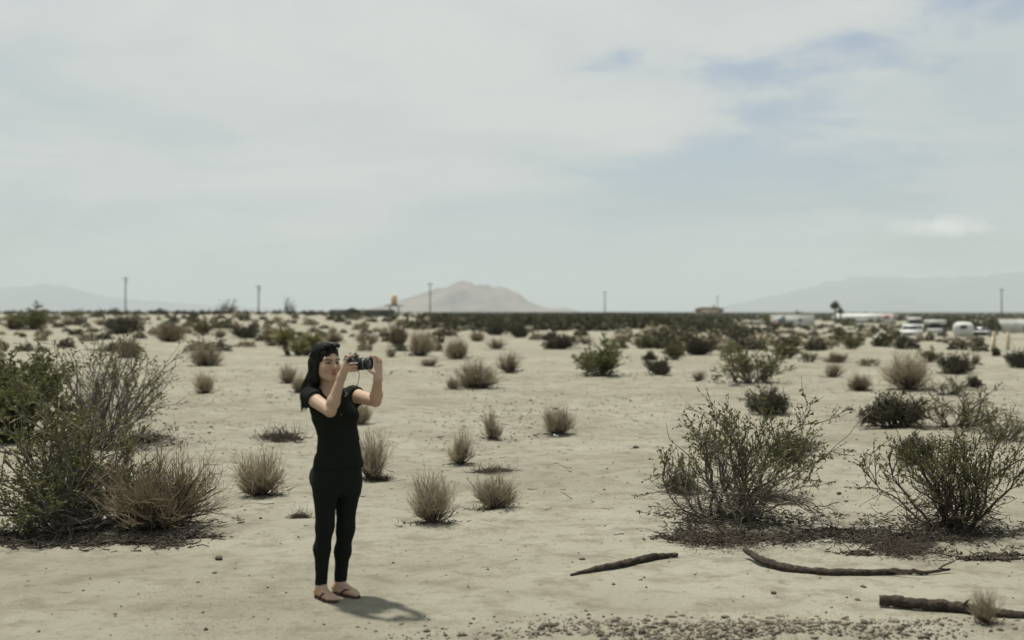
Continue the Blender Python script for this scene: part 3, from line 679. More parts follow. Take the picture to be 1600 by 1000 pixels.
M_stone = mat('pale_stone', (.15, .13, .098), var=.45, noise=9, col2=(.16, .135, .105), bump=(25, .4, .01))
M_peb = mat('pebbles', (.135, .116, .088), island=.6)
def rock(sub=1, seed=0):
    import bmesh
    bm = bmesh.new(); bmesh.ops.create_icosphere(bm, subdivisions=sub, radius=1.0)
    V = np.array([v.co[:] for v in bm.verts]); F = np.array([[v.index for v in f.verts] for f in bm.faces]); bm.free()
    r = np.random.default_rng(seed); V = V*(1+r.normal(0, .05, (len(V), 1))); V = V*(1+.35*np.tanh(3*np.sin(V@r.normal(0, 2.2, (3, 3))).sum(1))[:, None]*.35)*np.array([1.1, .8, .5])
    return V, F
RK = [mk_mesh('stone', *(lambda vf: (vf[0], [vf[1]]))(rock(2, s_)), M_stone, False) for s_ in range(4)]
for i in range(64):
    px = random.triangular(840, 1440, 1120); py = random.uniform(962, 1006)
    x, y, z = on_ground(px, py); r_ = min(.05, max(.010, random.lognormvariate(-4.15, .5)))
    o = add('stone', RK[i % 4], None, (x, y, z-r_*.02), 'small stone in the gravel along the bottom edge', 'stone', 'stones along the bottom edge')
    o.scale = (r_*random.uniform(.8, 1.4), r_*random.uniform(.8, 1.2), r_); o.rotation_euler = (random.uniform(-.3, .3), random.uniform(-.3, .3), random.uniform(0, 6.28))
for i, (px, py, r_, lab) in enumerate([(1327, 641, .075, 'dark stone on sand left of the dark scrub mound'), (1311, 772, .030, 'small dark stone on sand between the two big creosotes'), (342, 874, .035, 'dark stone on sand below the rusty shrub'), (993, 700, .04, 'dark clod on sand left of the open creosote'), (1285, 807, .03, 'dark clod near the shadow between the two big creosotes'), (1209, 928, .022, 'lone small stone on sand between branch and gravel'), (868, 640, .05, 'dark stone above the fan-shaped tuft')]):
    x, y, z = on_ground(px, py)
    me = RK[i % 4].copy(); me.materials.clear(); me.materials.append(M_litter)
    o = add('stone', me, None, (x, y, z+r_*.3), lab, 'stone'); o.scale = (r_, r_, r_); o.rotation_euler[2] = i
n = 26000
py = RNG.uniform(0, 1, n); yy = 7.0*np.exp(py**.9*math.log(48/7.0)); xx = RNG.uniform(-.46, .46, n)*yy
dens = .05+.95*sstep(fbm(xx/2.6, yy/3.4, 61, 4), -.05, .3)*sstep(yy, 9.5, 16)
kp = RNG.uniform(0, 1, n) < dens; xx, yy = xx[kp], yy[kp]
gx_ = RNG.normal(1.2, .75, 2200); gy_ = 7.18+np.abs(RNG.normal(0, .24, 2200))+.06*np.sin(gx_*5); xx = np.concatenate([xx, gx_]); yy = np.concatenate([yy, gy_]); n = len(xx)
sz = np.clip(RNG.lognormal(-4.75, .45, n), .004, .035)*np.where(yy > 16, 1.45, 1.0)
ang = RNG.uniform(0, 6.28, n); ca, sa = np.cos(ang)[:, None], np.sin(ang)[:, None]
# angular little pebbles
iV = np.array([(1, .1, 0), (.1, 1, .1), (-1, 0, -.1), (0, -1, .05), (.15, .1, 1), (0, 0, -1.)]); iF = np.array([(0, 1, 4), (1, 2, 4), (2, 3, 4), (3, 0, 4), (1, 0, 5), (2, 1, 5), (3, 2, 5), (0, 3, 5)])
iV = iV*np.array([1.1, .8, .7])
PV = np.stack([(iV[None, :, 0]*ca-iV[None, :, 1]*sa)*sz[:, None]+xx[:, None], (iV[None, :, 0]*sa+iV[None, :, 1]*ca)*sz[:, None]+yy[:, None], iV[None, :, 2]*sz[:, None]*RNG.uniform(.7, 1.2, (n, 1))+(ground_z(xx, yy)+sz*.2)[:, None]], -1)
add('gravel', mk_mesh('gravel', PV.reshape(-1, 3), [(iF[None]+(np.arange(n)*len(iV))[:, None, None]).reshape(-1, 3)], M_peb), label='small pebbles scattered over the sand', cat='gravel', kind='stuff')
n = 900
yy = 10.5*np.exp(RNG.uniform(0, 1, n)**.7*math.log(40/10.5)); xx = RNG.uniform(-.44, .44, n)*yy
S = np.stack([xx, yy, ground_z(xx, yy)+.006], 1); D = np.stack([RNG.normal(0, 1, n), RNG.normal(0, .5, n), RNG.normal(0, .08, n)], 1)
P = grow(S, D, np.clip(RNG.lognormal(-3.0, .7, n), .02, .3), 4, .35)
P[:, :, 2] = np.maximum(P[:, :, 2], ground_z(P[:, :, 0], P[:, :, 1])+.003)
add('dead_twigs', MB().tubes(P, taper(n, 4, .0045, .002), 3).mesh('dead_twigs', M_litter), label='dead twigs littered over the sand', cat='twigs', kind='stuff')
def litter_shade_band(spots, n, label):  # dark twigs strewn over ground where bush shade belongs
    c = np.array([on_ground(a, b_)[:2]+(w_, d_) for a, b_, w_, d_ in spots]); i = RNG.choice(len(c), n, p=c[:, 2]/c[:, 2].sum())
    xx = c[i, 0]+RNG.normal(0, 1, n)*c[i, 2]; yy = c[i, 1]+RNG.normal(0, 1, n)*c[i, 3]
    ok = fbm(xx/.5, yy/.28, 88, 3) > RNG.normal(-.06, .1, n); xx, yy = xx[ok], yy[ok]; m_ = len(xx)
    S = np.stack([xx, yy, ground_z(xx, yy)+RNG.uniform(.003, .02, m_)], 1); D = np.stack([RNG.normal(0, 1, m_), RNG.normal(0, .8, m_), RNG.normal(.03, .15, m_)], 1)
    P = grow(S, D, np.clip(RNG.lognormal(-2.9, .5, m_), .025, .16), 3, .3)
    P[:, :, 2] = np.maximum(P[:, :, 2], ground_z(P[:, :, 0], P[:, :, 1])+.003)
    add('shade_litter', MB().tubes(P, taper(m_, 3, .0062, .0035), 3).mesh('shade_litter', M_litter), label=label, cat='litter', kind='stuff')
litter_shade_band([(1080, 838, .16, .09), (1150, 842, .2, .1), (1220, 838, .16, .08), (1310, 834, .2, .08), (1390, 842, .26, .12), (1470, 850, .26, .14), (1560, 846, .26, .12), (1420, 866, .2, .05), (1560, 872, .2, .06)], 9000, 'dark twig litter, partly standing in for shade, under the two big right-hand creosotes')  # some real litter, the rest shade put in as dark twigs
litter_shade_band([(20, 842, .22, .1), (100, 846, .22, .12), (190, 848, .22, .12), (275, 842, .16, .08)], 6500, 'dark twig litter standing in for shade under the rusty shrub and grey-stemmed creosote')  # shade below the left bushes, put in as dark twigs
M_scrap = mat('white_scrap', (.72, .72, .72), rough=.6)
for i, (px, py, s_, lab) in enumerate([(868, 683, .035, 'white paper scrap at the foot of the fan-shaped tuft'), (1147, 688, .05, 'white plastic scrap caught in the open creosote'), (1510, 657, .05, 'white scrap at the foot of the bare spreading creosote'), (1367, 828, .03, 'pale crumpled scrap in the shade between the two big creosotes'), (30, 672, .05, 'pale scrap at the foot of the dense deep green creosote')]):
    x, y, z = on_ground(px, py)
    g = np.linspace(-1, 1, 6); A, Bq = np.meshgrid(g, g)
    Vq = np.stack([A*s_, Bq*s_*.6, np.abs(fbm(A*1.7+i*9, Bq*1.7, 3, 3))*s_*1.8+.004], -1).reshape(-1, 3)
    ii = np.arange(36).reshape(6, 6)
    o = add('paper_scrap', mk_mesh('paper_scrap', Vq, [np.stack([ii[:-1, :-1], ii[:-1, 1:], ii[1:, 1:], ii[1:, :-1]], -1).reshape(-1, 4)], M_scrap), None, (x, y, z+.005), lab, 'scrap'); o.rotation_euler = (.3, .2, i)
    md = o.modifiers.new('thick', 'SOLIDIFY'); md.thickness = .002

# ------------------------------------------------------------------ far poles, houses, vehicles
M_pole = mat('pole_wood', (.10, .085, .07))
M_metal = mat('grey_metal', (.35, .35, .35), rough=.5)
M_whitep = mat('white_paint', (.50, .51, .49), rough=.5, noise=1.5, col2=(.41, .41, .38))
M_offwhite = mat('chalky_white', (.42, .42, .39), rough=.6, noise=1.2, col2=(.35, .34, .31))
M_glass = mat('dark_glass', (.02, .025, .03), rough=.1, spec=.5)
M_rubber = mat('tyre_rubber', (.02, .02, .02))
M_blackcar = mat('black_car_paint', (.015, .018, .02), rough=.3, spec=.5)
M_redp = mat('red_paint', (.17, .055, .045), rough=.5)
M_grnp = mat('teal_paint', (.09, .16, .15), rough=.5)
M_brownroof = mat('brown_roof', (.095, .080, .065), noise=.8)
M_darkroof = mat('dark_roof', (.055, .05, .042), noise=.8)
M_tanwall = mat('tan_wall', (.27, .23, .17), noise=.6, col2=(.22, .19, .14))
M_post = mat('pale_post', (.50, .42, .29), noise=6, col2=(.40, .33, .23))
def empty(name, loc, rz, label, cat, group=None):
    o = bpy.data.objects.new(name, None); COL.objects.link(o); o.location = loc; o.rotation_euler = (0, 0, rz); tag(o, label, cat, group); return o
def far_spot(px, py, dmax=1e9):
    x, y, z = on_ground(px, py)
    if y > dmax: y = dmax; x = (px-800)*y/FPX; z = gz(x, y)
    return x, y, z
def face(x, y): return -math.atan2(x, y)
for px, dist, top, lab in [(196, 430, 432, 'tallest utility pole, above the pale slope'), (404, 440, 445, 'utility pole right of the bare thin skyline bush'), (672, 455, 441, 'utility pole in front of the butte'), (945, 580, 455, 'utility pole alone over the flat scrub, right of the butte'), (1121, 800, 462, 'thin far utility pole beside the brown roof'), (1565, 470, 450, 'utility pole behind the white slant-nosed trailer')]:
    x = (px-800)*dist/FPX; z = gz(x, dist); h = CAM_H-(top-HOR)*dist/FPX-z
    o = empty('utility_pole', (x, dist, z), random.uniform(-.5, .5), lab, 'pole')
    add('post', MB().tubes(np.array([[[0, 0, -.3], [0.03, 0, h*.5], [0, 0, h]]]), np.array([[.26, .22, .17]]), 8, True).mesh('post', M_pole), o)
    ca_ = add('crossarm', MB().box((0, 0, h-.8), (1.1, .09, .1)).mesh('crossarm', M_pole), o)
    for q in (-.95, -.35, .35, .95): add('insulator', MB().lathe((q, 0, h-.7), (0, 0, 1), [(0, .05), (.1, .09), (.2, .05), (.25, .0)], 8).mesh('insulator', M_metal), ca_)
    if px in (196, 404): add('transformer', MB().lathe((.35, 0, h-2.3), (0, 0, 1), [(0, 0), (0, .25), (.9, .25), (1.0, 0)], 10).mesh('transformer', M_metal), o)

def gable(o, w, d, h, rh, mw, mr_, over=.35, ends=True):
    add('wall', MB().box((0, 0, h/2), (w/2, d/2, h/2)).mesh('wall', mw), o)
    poly = [(-d/2-over, -.02), (d/2+over, -.02), (0, rh)]
    return add('roof', MB().prism(poly, (0, 0, h), (0, 1, 0), (0, 0, 1), (1, 0, 0), w+2*over).mesh('roof', mr_), o)
def windows(o, xs, d, z, ww=.9, hh=.8):
    for xx_ in xs:
        wdw = add('window', MB().box((xx_, -d/2-.02, z), (ww/2, .03, hh/2)).mesh('window', M_whitep), o)
        add('pane', MB().box((xx_, -d/2-.045, z), (ww/2-.07, .015, hh/2-.07)).mesh('pane', M_glass), wdw)
def door(o, xx_, d, m_=M_tanwall): 
    dr = add('door', MB().box((xx_, -d/2-.02, 1.0), (.45, .03, 1.0)).mesh('door', m_), o)
    add('handle', MB().box((xx_+.32, -d/2-.07, 1.0), (.05, .03, .02)).mesh('handle', M_metal), dr)

# long dark house with the tank (below the butte)
x, y, z = far_spot(566, 492, 330)
o = empty('house', (x, y, z), 0, 'long low dark-roofed house left below the butte', 'house')
w = 96*y/FPX; gable(o, w, 7, 1.0, .8, M_darkroof, M_darkroof); windows(o, (-6, -2, 3, 7), 7, .8, .8, .5); door(o, .5, 7)
add('gable', MB().prism([(-2.2, 0), (2.2, 0), (0, 1.0)], (-2.3, -2.0, 1.3), (1, 0, 0), (0, 0, 1), (0, 1, 0), 4).mesh('gable', M_darkroof), o)
x2 = (616-800)*(y+12)/FPX; y2 = y+12
o = empty('water_tank', (x2, y2, gz(x2, y2)), 0, 'tan upright water tank on a dark stand above the low house', 'tank')
zt = CAM_H-(477-HOR)*y2/FPX-gz(x2, y2); hh = 17*y2/FPX
add('tank_body', MB().lathe((0, 0, zt), (0, 0, 1), [(0, 0), (0, .8), (hh*.93, .8), (hh, .3), (hh, 0)], 16).mesh('tank_body', mat('tank_tan', (.50, .38, .24), rough=.6)), o)
add('platform', MB().box((0, 0, zt-.12), (2.4, 1.2, .11)).mesh('platform', M_darkroof), o)
for sx in (-1, 1):
    for sy_ in (-1, 1): add('leg', MB().box((sx*1.1, sy_*.8, (zt-.24)/2), (.1, .1, (zt-.24)/2)).mesh('leg', M_darkroof), o)
# brown roof right of centre
x, y, z = far_spot(1108, 489, 520)
o = empty('house', (x, y, z), 0, 'small brown hip-roofed house on the horizon beside the thin far pole', 'house')
w = 46*y/FPX; zt = CAM_H-(484-HOR)*y/FPX-z
add('wall', MB().box((0, 0, zt/2), (w*.42, 4, zt/2)).mesh('wall', M_tanwall), o)
rf = add('roof', MB().box((0, 0, zt+.55), (w*.5, 4.6, .55), taper=(.55, .3)).mesh('roof', M_brownroof), o)
add('chimney', MB().box((w*.16, 0, zt+1.4), (.35, .35, .55)).mesh('chimney', M_tanwall), rf); windows(o, (-3, 0, 3), 8, zt*.55, 1.2, .7)
# white long building and white house, right
x, y, z = far_spot(1238, 509)
o = empty('mobile_home', (x, y, z), face(x, y)+.05, 'long white box-shaped mobile home left of the palm', 'mobile home')
w = 66*y/FPX; h = 15*y/FPX
gable(o, w, 4, h, .25, M_whitep, M_offwhite, .15); windows(o, (-2.6, 1.5), 4, h*.6, .8, .6); door(o, -w*.22, 4, M_grnp)
add('skirting', MB().box((0, -2.03, .2), (w/2-.05, .03, .2)).mesh('skirting', M_offwhite), o)
x, y, z = far_spot(1350, 505)
o = empty('house', (x, y, z), face(x, y)-.06, 'wide white-roofed house right of the palm', 'house')
w = 84*y/FPX; gable(o, w, 9, 1.3, 1.3, M_offwhite, M_whitep, .5); windows(o, (-6, -2.5, 2, 6), 9, .85, 1.3, .6); door(o, 4, 9)
add('porch_roof', MB().prism([(-3.2, 0), (3.2, 0), (0, 1.1)], (-w*.36, -4.6, 1.15), (1, 0, 0), (0, 0, 1), (0, 1, 0), 4.5).mesh('porch_roof', M_whitep), o)
x, y, z = far_spot(1391, 507)
o = empty('shed', (x, y, z), .0, 'small white shed with dark red roof beside the white-roofed house', 'shed')
h = 10*y/FPX; gable(o, 13*y/FPX, 3, h, .7, M_whitep, M_redp, .2); door(o, 0, 3, M_offwhite)

def wheels(o, xs, ys, r, wd=.2):
    for a in xs:
        for b_ in ys:
            wv = add('wheel', MB().lathe((a, b_-wd/2, r), (0, 1, 0), [(0, 0), (0, r*.9), (.03, r), (wd-.03, r), (wd, r*.9), (wd, 0)], 18).mesh('wheel', M_rubber), o)
            add('rim', MB().lathe((a, b_-wd/2-.012, r), (0, 1, 0), [(0, 0), (0, r*.55), (wd+.024, r*.55), (wd+.024, 0)], 14).mesh('rim', M_metal), wv)
def car(px, py, rz, paint, label, wpx=None, pickup=False, L=4.5, Wd=1.8, H=1.5, cat='car', group=None):
    """car whose nose points along local -x"""
    x, y, z = far_spot(px, py)
    o = empty('parked_car' if not pickup else 'pickup_truck', (x, y, z), rz+face(x, y), label, cat, group)
    s = 1.0 if wpx is None else wpx*y/FPX/Wd; o.scale = (s, s, s)
    prof = [(-L/2, .3), (L/2, .3), (L/2, .85), (L/2-.15, .92), (L*.34, .95), (-L*.2, .95), (-L/2+.2, .82), (-L/2, .65)]
    add('body', MB().prism(prof, (0, 0, 0), (1, 0, 0), (0, 0, 1), (0, 1, 0), Wd).mesh('body', paint), o)
    e_ = L*.34 if not pickup else L*.08
    cab = [(-L*.2, .952), (e_, .952), (e_-.3, H-.06), (e_-.45, H), (-L*.06, H), (-L*.09, H-.04)]
    add('cabin', MB().prism(cab, (0, 0, 0), (1, 0, 0), (0, 0, 1), (0, 1, 0), Wd*.86).mesh('cabin', paint), o)
    add('windshield', MB().prism([(-L*.2-.012, .99), (-L*.2+.02, .99), (-L*.09+.0, H-.1), (-L*.09-.035, H-.1)], (0, 0, 0), (1, 0, 0), (0, 0, 1), (0, 1, 0), Wd*.76).mesh('windshield', M_glass), o)
    for sy_ in (-1, 1):
        add('side_window', MB().prism([(-L*.15, 1.0), (e_-.12, 1.0), (e_-.36, H-.1), (-L*.075, H-.1)], (0, sy_*Wd*.431, 0), (1, 0, 0), (0, 0, 1), (0, 1, 0), .02).mesh('side_window', M_glass), o)
        add('headlight', MB().box((-L/2-.005, sy_*Wd*.36, .66), (.03, .16, .07), bev=.02).mesh('headlight', M_metal), o)
    add('grille', MB().box((-L/2-.005, 0, .56), (.02, Wd*.24, .09)).mesh('grille', M_rubber), o)
    wheels(o, (-L*.32, L*.32), (-Wd/2+.08, Wd/2-.08), .32)
    return o
FRONT = math.radians(90)        # nose towards the viewer
car(1424, 529, FRONT-.12, M_whitep, 'white car parked nose-on beside the cab-over camper', 27)
car(1428, 519, FRONT+.2, M_offwhite, 'grey-white pickup half hidden behind the nose-on white car', 24, pickup=True, L=5.2, H=1.75, cat='pickup')
car(1536, 526, FRONT+1.2, M_blackcar, 'black car parked between round trailer and slant-nosed trailer', 17)
car(1215, 509, 1.1, M_redp, 'red car in front of the long white mobile home', 7)
car(1186, 507, .2, M_offwhite, 'pale car left of the red car, far off', 8)
car(1164, 507, .1, M_grnp, 'teal car at the far left of the distant parked cars', 6)
# cab-over camper on a truck
x, y, z = far_spot(1461, 525)
s = y/FPX
o = empty('camper_truck', (x, y, z), FRONT+face(x, y), 'boxy white cab-over camper truck facing the viewer', 'camper')
Wd = 33*s; 
add('camper_body', MB().prism([(-1.7, 1.55), (-1.85, 1.7), (-1.85, 24*s), (-1.7, 25*s), (3.4, 25*s), (3.4, .75), (.4, .75), (.3, 1.55)], (0, 0, 0), (1, 0, 0), (0, 0, 1), (0, 1, 0), Wd).mesh('camper_body', M_whitep), o)
add('window', MB().box((-1.87, 0, 18.5*s), (.03, Wd*.17, .16), bev=.03).mesh('window', M_glass), o)
add('cab', MB().prism([(-2.6, .4), (.3, .4), (.3, 1.5), (-.9, 1.5), (-1.45, 1.05), (-2.6, .95)], (0, 0, 0), (1, 0, 0), (0, 0, 1), (0, 1, 0), 1.85).mesh('cab', M_offwhite), o)
add('windshield', MB().prism([(-1.47, 1.07), (-1.44, 1.07), (-.95, 1.46), (-.985, 1.46)], (0, 0, 0), (1, 0, 0), (0, 0, 1), (0, 1, 0), 1.6).mesh('windshield', M_glass), o)
for sy_ in (-1, 1): add('headlight', MB().box((-2.61, sy_*.68, .75), (.03, .15, .09), bev=.02).mesh('headlight', M_metal), o)
wheels(o, (-1.9, 1.6), (-.85, .85), .36)
# rounded trailer
x, y, z = far_spot(1505, 530); s = y/FPX
o = empty('travel_trailer', (x, y, z), face(x, y), 'egg-shaped white travel trailer seen end-on', 'trailer')
a = np.linspace(0, 2*np.pi, 36, endpoint=False); hw, hh = 15.5*s, 11.5*s
ring = np.stack([hw*np.sign(np.cos(a))*np.abs(np.cos(a))**.62, hh*np.sign(np.sin(a))*np.abs(np.sin(a))**.62], 1)
dv = [(-2.4, .0), (-2.4, .45), (-2.32, .74), (-2.1, .93), (-1.7, 1.0), (1.7, 1.0), (2.1, .93), (2.32, .74), (2.4, .45), (2.4, .0)]
P = np.array([[r_*u, t_, hh+.35+r_*v] for t_, r_ in dv for u, v in ring]); nn = 36
q = [[i*nn+j, i*nn+(j+1) % nn, (i+1)*nn+(j+1) % nn, (i+1)*nn+j] for i in range(len(dv)-1) for j in range(nn)]
add('shell', MB().put(P, None, q).mesh('shell', M_whitep, True), o)
add('window', MB().box((.05, -2.38, .35+hh*1.35), (.38, .05, .2), bev=.05).mesh('window', M_glass), o)
add('hitch', MB().box((0, -2.9, .42), (.06, .6, .05)).mesh('hitch', M_rubber), o)
wo2 = add('wheel', MB().lathe((-hw*.8, 0, .33), (1, 0, 0), [(0, 0), (0, .33), (.2, .33), (.2, 0)], 16).mesh('wheel', M_rubber), o)
add('wheel', MB().lathe((hw*.8-.2, 0, .33), (1, 0, 0), [(0, 0), (0, .33), (.2, .33), (.2, 0)], 16).mesh('wheel', M_rubber), o)
# pale stone heap and box in front of the trailer
for px, py, w_, h_, lab in [(1488, 537, 1.3, .7, 'pale boulder at the left in front of the egg-shaped trailer'), (1522, 538, 1.1, .8, 'pale boulder at the right in front of the egg-shaped trailer'), (1503, 539, 1.5, .5, 'low brownish boulder between two pale ones')]:
    x, y, z = far_spot(px, py); o = add('boulder', RK[1], None, (x, y, z+h_*.3), lab, 'boulder'); o.scale = (w_*.55, w_*.5, h_*.8)
# slant-nosed trailer at the edge
x, y, z = far_spot(1600, 530); s = y/FPX
o = empty('travel_trailer', (x, y, z), face(x, y), 'big white slant-nosed trailer cut by the picture edge', 'trailer')
add('body', MB().prism([(-38*s, 31*s), (-30*s, 13*s), (-26*s, 10*s), (60*s, 10*s), (60*s, 31*s)], (0, 0, 0), (1, 0, 0), (0, 0, 1), (0, 1, 0), 2.4).mesh('body', M_whitep), o)
add('roof_trim', MB().box((11*s, 0, 31*s+.06), (49*s, 1.22, .06)).mesh('roof_trim', M_tanwall), o)
add('window', MB().box((5*s, -1.21, 18*s), (6*s, .03, 4*s), bev=.02).mesh('window', mat('blue_glass', (.12, .2, .26), rough=.2)), o)
wheels(o, (20*s, 34*s), (-1.0, 1.0), .38)
add('landing_leg', MB().box((-22*s, 0, 5*s), (.06, .9, 5*s)).mesh('landing_leg', M_rubber), o)
# fence posts with braces
for px, py, h_, lab, br in [(1553, 549, 31, 'pale wooden fence post with a brace on its left side', -1), (1575, 547, 28, 'pale wooden fence post with a thin wire brace, nearest the edge', 1)]:
    x, y, z = on_ground(px, py); s = y/FPX
    o = empty('fence_post', (x, y, z), .2, lab, 'post')
    add('post', MB().box((0, 0, h_*s/2-.05), (2.2*s, 2.2*s, h_*s/2+.05), bev=.012).mesh('post', M_post), o)
    add('brace', MB().tubes(np.array([[[br*.06, 0, h_*s*.72], [br*9*s, -.25, .0]]]), np.array([[.035, .035]]) if br < 0 else np.array([[.012, .012]]), 6, True).mesh('brace', M_post), o)
# palm and green trees near the houses
def palm(px, py, top, lab):
    x, y, z = far_spot(px, py); h = CAM_H-(top-HOR)*y/FPX-z
    o = empty('palm_tree', (x, y, z), 0, lab, 'palm tree')
    add('trunk', MB().tubes(np.array([[[0, 0, -.1], [.05, 0, h*.5], [0, 0, h*.8]]]), np.array([[.28, .22, .2]]), 8).mesh('trunk', M_pole), o)
    n = 60; th = np.arccos(RNG.uniform(-.85, 1, n)); ph = RNG.uniform(0, 6.28, n); D = np.stack([np.sin(th)*np.cos(ph), np.sin(th)*np.sin(ph), np.cos(th)], 1)
    P = grow(np.repeat(np.array([[0, 0, h*.8]]), n, 0), D, np.full(n, h*.26), 5, .05, -.12)
    add('fronds', MB().tubes(P, np.broadcast_to(np.array([.04, .14, .16, .12, .01]), (n, 5)), 3).mesh('fronds', M_leaf), o, kind='stuff')
palm(1305, 506, 470, 'dark palm tree standing above the house roofs'); palm(1313, 506, 481, 'short palm beside the taller dark palm')
for px, py, w_, h_, lab in [(1247, 507, 17, 24, 'yellow-green tree behind the white mobile home'), (1350, 503, 16, 17, 'dark tree top showing over the white roof'), (1326, 508, 17, 13, 'green bush in front of the white-roofed house'), (1200, 506, 22, 15, 'dark bush left of the white mobile home')]:
    x, y, z = far_spot(px, py); y += 6 if h_ > 16 else -6; x = (px-800)*y/FPX; s = y/FPX
    o = empty('garden_tree', (x, y, gz(x, y)), 0, lab, 'tree'); o.scale = (w_*s, w_*s, h_*s/.95)
    add('trunk', MB().tubes(np.array([[[0, 0, 0], [.02, 0, .3], [.0, .02, .6]]]), np.array([[.05, .04, .02]]), 6).mesh('trunk', M_wood), o)
    add('crown', far_shrub(260, 1.0, s=.085).mesh('crown', M_leaf), o, kind='stuff')

# ------------------------------------------------------------------ the person
def surface_nets(sdf, lo, hi, h, block=14):
    """sparse surface nets of sdf(P)->d inside the box lo..hi with cell size h"""
    lo = np.array(lo, float); n = np.ceil((np.array(hi)-lo)/h).astype(int); nb = np.ceil(n/block).astype(int); N = nb*block+2
    bi = np.stack(np.meshgrid(*[np.arange(k_) for k_ in nb], indexing='ij'), -1).reshape(-1, 3)
    cen = lo+(bi+.5)*block*h
    d = sdf(cen); act = bi[np.abs(d) < block*h*.95+.02]
    g = np.arange(block+1); G = np.stack(np.meshgrid(g, g, g, indexing='ij'), -1)
    keys, pos, quads = [], [], []
    off = np.array([[0, 0, 0], [1, 0, 0], [0, 1, 0], [1, 1, 0], [0, 0, 1], [1, 0, 1], [0, 1, 1], [1, 1, 1]])
    E = [(0, 1), (2, 3), (4, 5), (6, 7), (0, 2), (1, 3), (4, 6), (5, 7), (0, 4), (1, 5), (2, 6), (3, 7)]
    key = lambda I: (I[..., 0]*N[1]+I[..., 1])*N[2]+I[..., 2]
    for b_ in act:
        base = b_*block; I = base+G
        D = sdf((lo+I*h).reshape(-1, 3)).reshape(I.shape[:3]); S = D < 0
        if S.all() or not S.any(): continue
        C = np.stack([D[o[0]:o[0]+block, o[1]:o[1]+block, o[2]:o[2]+block] for o in off], -1)
        m = (C < 0).any(-1) & (C >= 0).any(-1); ci = np.argwhere(m); c = C[m]
        acc = np.zeros((len(ci), 3)); w = np.zeros((len(ci), 1))
        for i, j in E:
            x_ = (c[:, i] < 0) != (c[:, j] < 0); t_ = np.where(x_, c[:, i]/(c[:, i]-c[:, j]+1e-12), 0)[:, None]
            acc += np.where(x_[:, None], off[i]*(1-t_)+off[j]*t_, 0); w += x_[:, None]
        keys.append(key(ci+base)); pos.append(lo+(ci+base+acc/w)*h)
        for ax in range(3):
            sl0 = [slice(0, block)]*3; sl1 = list(sl0); sl1[ax] = slice(1, block+1)
            a, bb = S[tuple(sl0)], S[tuple(sl1)]; e_ = np.argwhere(a != bb)
            if not len(e_): continue
            inside = a[a != bb]; gI = e_+base; u, v = (ax+1) % 3, (ax+2) % 3
            du = np.zeros(3, int); du[u] = 1; dv_ = np.zeros(3, int); dv_[v] = 1
            q = np.stack([key(gI), key(gI-du), key(gI-du-dv_), key(gI-dv_)], 1)
            q[~inside] = q[~inside][:, ::-1]; quads.append(q)
    K = np.concatenate(keys); P = np.concatenate(pos); Q = np.concatenate(quads)
    o = np.argsort(K); K = K[o]; P = P[o]; f = np.searchsorted(K, Q); f = np.clip(f, 0, len(K)-1)
    ok = (K[f] == Q).all(1)
    return P, f[ok]
def smin(a, b_, k_):
    h = np.clip(.5+.5*(b_-a)/k_, 0, 1); return b_*(1-h)+a*h-k_*h*(1-h)
def smax(a, b_, k_): return -smin(-a, -b_, k_)
def cap(P, a, b_, ra, rb):
    a = np.asarray(a); ab = np.asarray(b_)-a; t_ = np.clip(((P-a)@ab)/(ab@ab), 0, 1)
    return np.linalg.norm(P-a-t_[:, None]*ab, axis=1)-(ra+(rb-ra)*t_)
def ell(P, c, R, F=None):
    q = P-np.asarray(c)
    if F is not None: q = q@F.T
    R = np.asarray(R, float); k0 = np.linalg.norm(q/R, axis=1); k1 = np.linalg.norm(q/R**2, axis=1)
    return k0*(k0-1)/(k1+1e-9)
TY = math.radians(32)                                   # torso turned to its left
tf = np.array([math.sin(TY), -math.cos(TY), 0]); ts = np.array([math.cos(TY), math.sin(TY), 0])   # front, its own left
SEC = np.array([  # z, photo px of axis, depth offset, half width, half depth
 (.66, 527.5, .00, .148, .105), (.72, 527.2, .005, .158, .108), (.79, 527.6, .008, .160, .110), (.86, 528.6, .005, .152, .102), (.95, 529, .0, .138, .094),
 (1.04, 528, -.004, .130, .087), (1.12, 525, -.006, .138, .094), (1.20, 521.5, -.004, .149, .102), (1.26, 519.5, .0, .152, .098), (1.31, 518, .006, .140, .078), (1.345, 516, .012, .095, .062), (1.37, 514, .012, .055, .05)])
SECX = (SEC[:, 1]-800)*WY/FPX
def torso(P, grow_=0.0):
    z = np.clip(P[:, 2], SEC[0, 0], SEC[-1, 0])
    cx = np.interp(z, SEC[:, 0], SECX); cy = WY+np.interp(z, SEC[:, 0], SEC[:, 2])
    a = np.interp(z, SEC[:, 0], SEC[:, 3]); b_ = np.interp(z, SEC[:, 0], SEC[:, 4])
    dx, dy = P[:, 0]-cx, P[:, 1]-cy; u = dx*ts[0]+dy*ts[1]; v = dx*tf[0]+dy*tf[1]
    k0 = np.sqrt((u/a)**2+(v/b_)**2); k1 = np.sqrt((u/a**2)**2+(v/b_**2)**2)+1e-6
    d = k0*(k0-1)/k1
    d = np.where(k0 < .05, -np.minimum(a, b_), d)
    ez = np.abs(P[:, 2]-(SEC[0, 0]+SEC[-1, 0])/2)-(SEC[-1, 0]-SEC[0, 0])/2
    return smax(d, ez, .03)-grow_
def tw(u, v, z, px=None):
    """torso-frame point (u own-left, v front) at height z"""
    cx = float(np.interp(z, SEC[:, 0], SECX)); return np.array([cx, WY, 0])+ts*u+tf*v+np.array([0, 0, z])
SH_R, EL_R, WR_R = J(484, 619.5, 8.235), J(516, 642.5, 8.04), J(533.3, 590, 8.03)
SH_L, EL_L, WR_L = J(551, 616.5, 8.39), J(587, 627, 8.19), J(590.5, 592.7, 8.03)
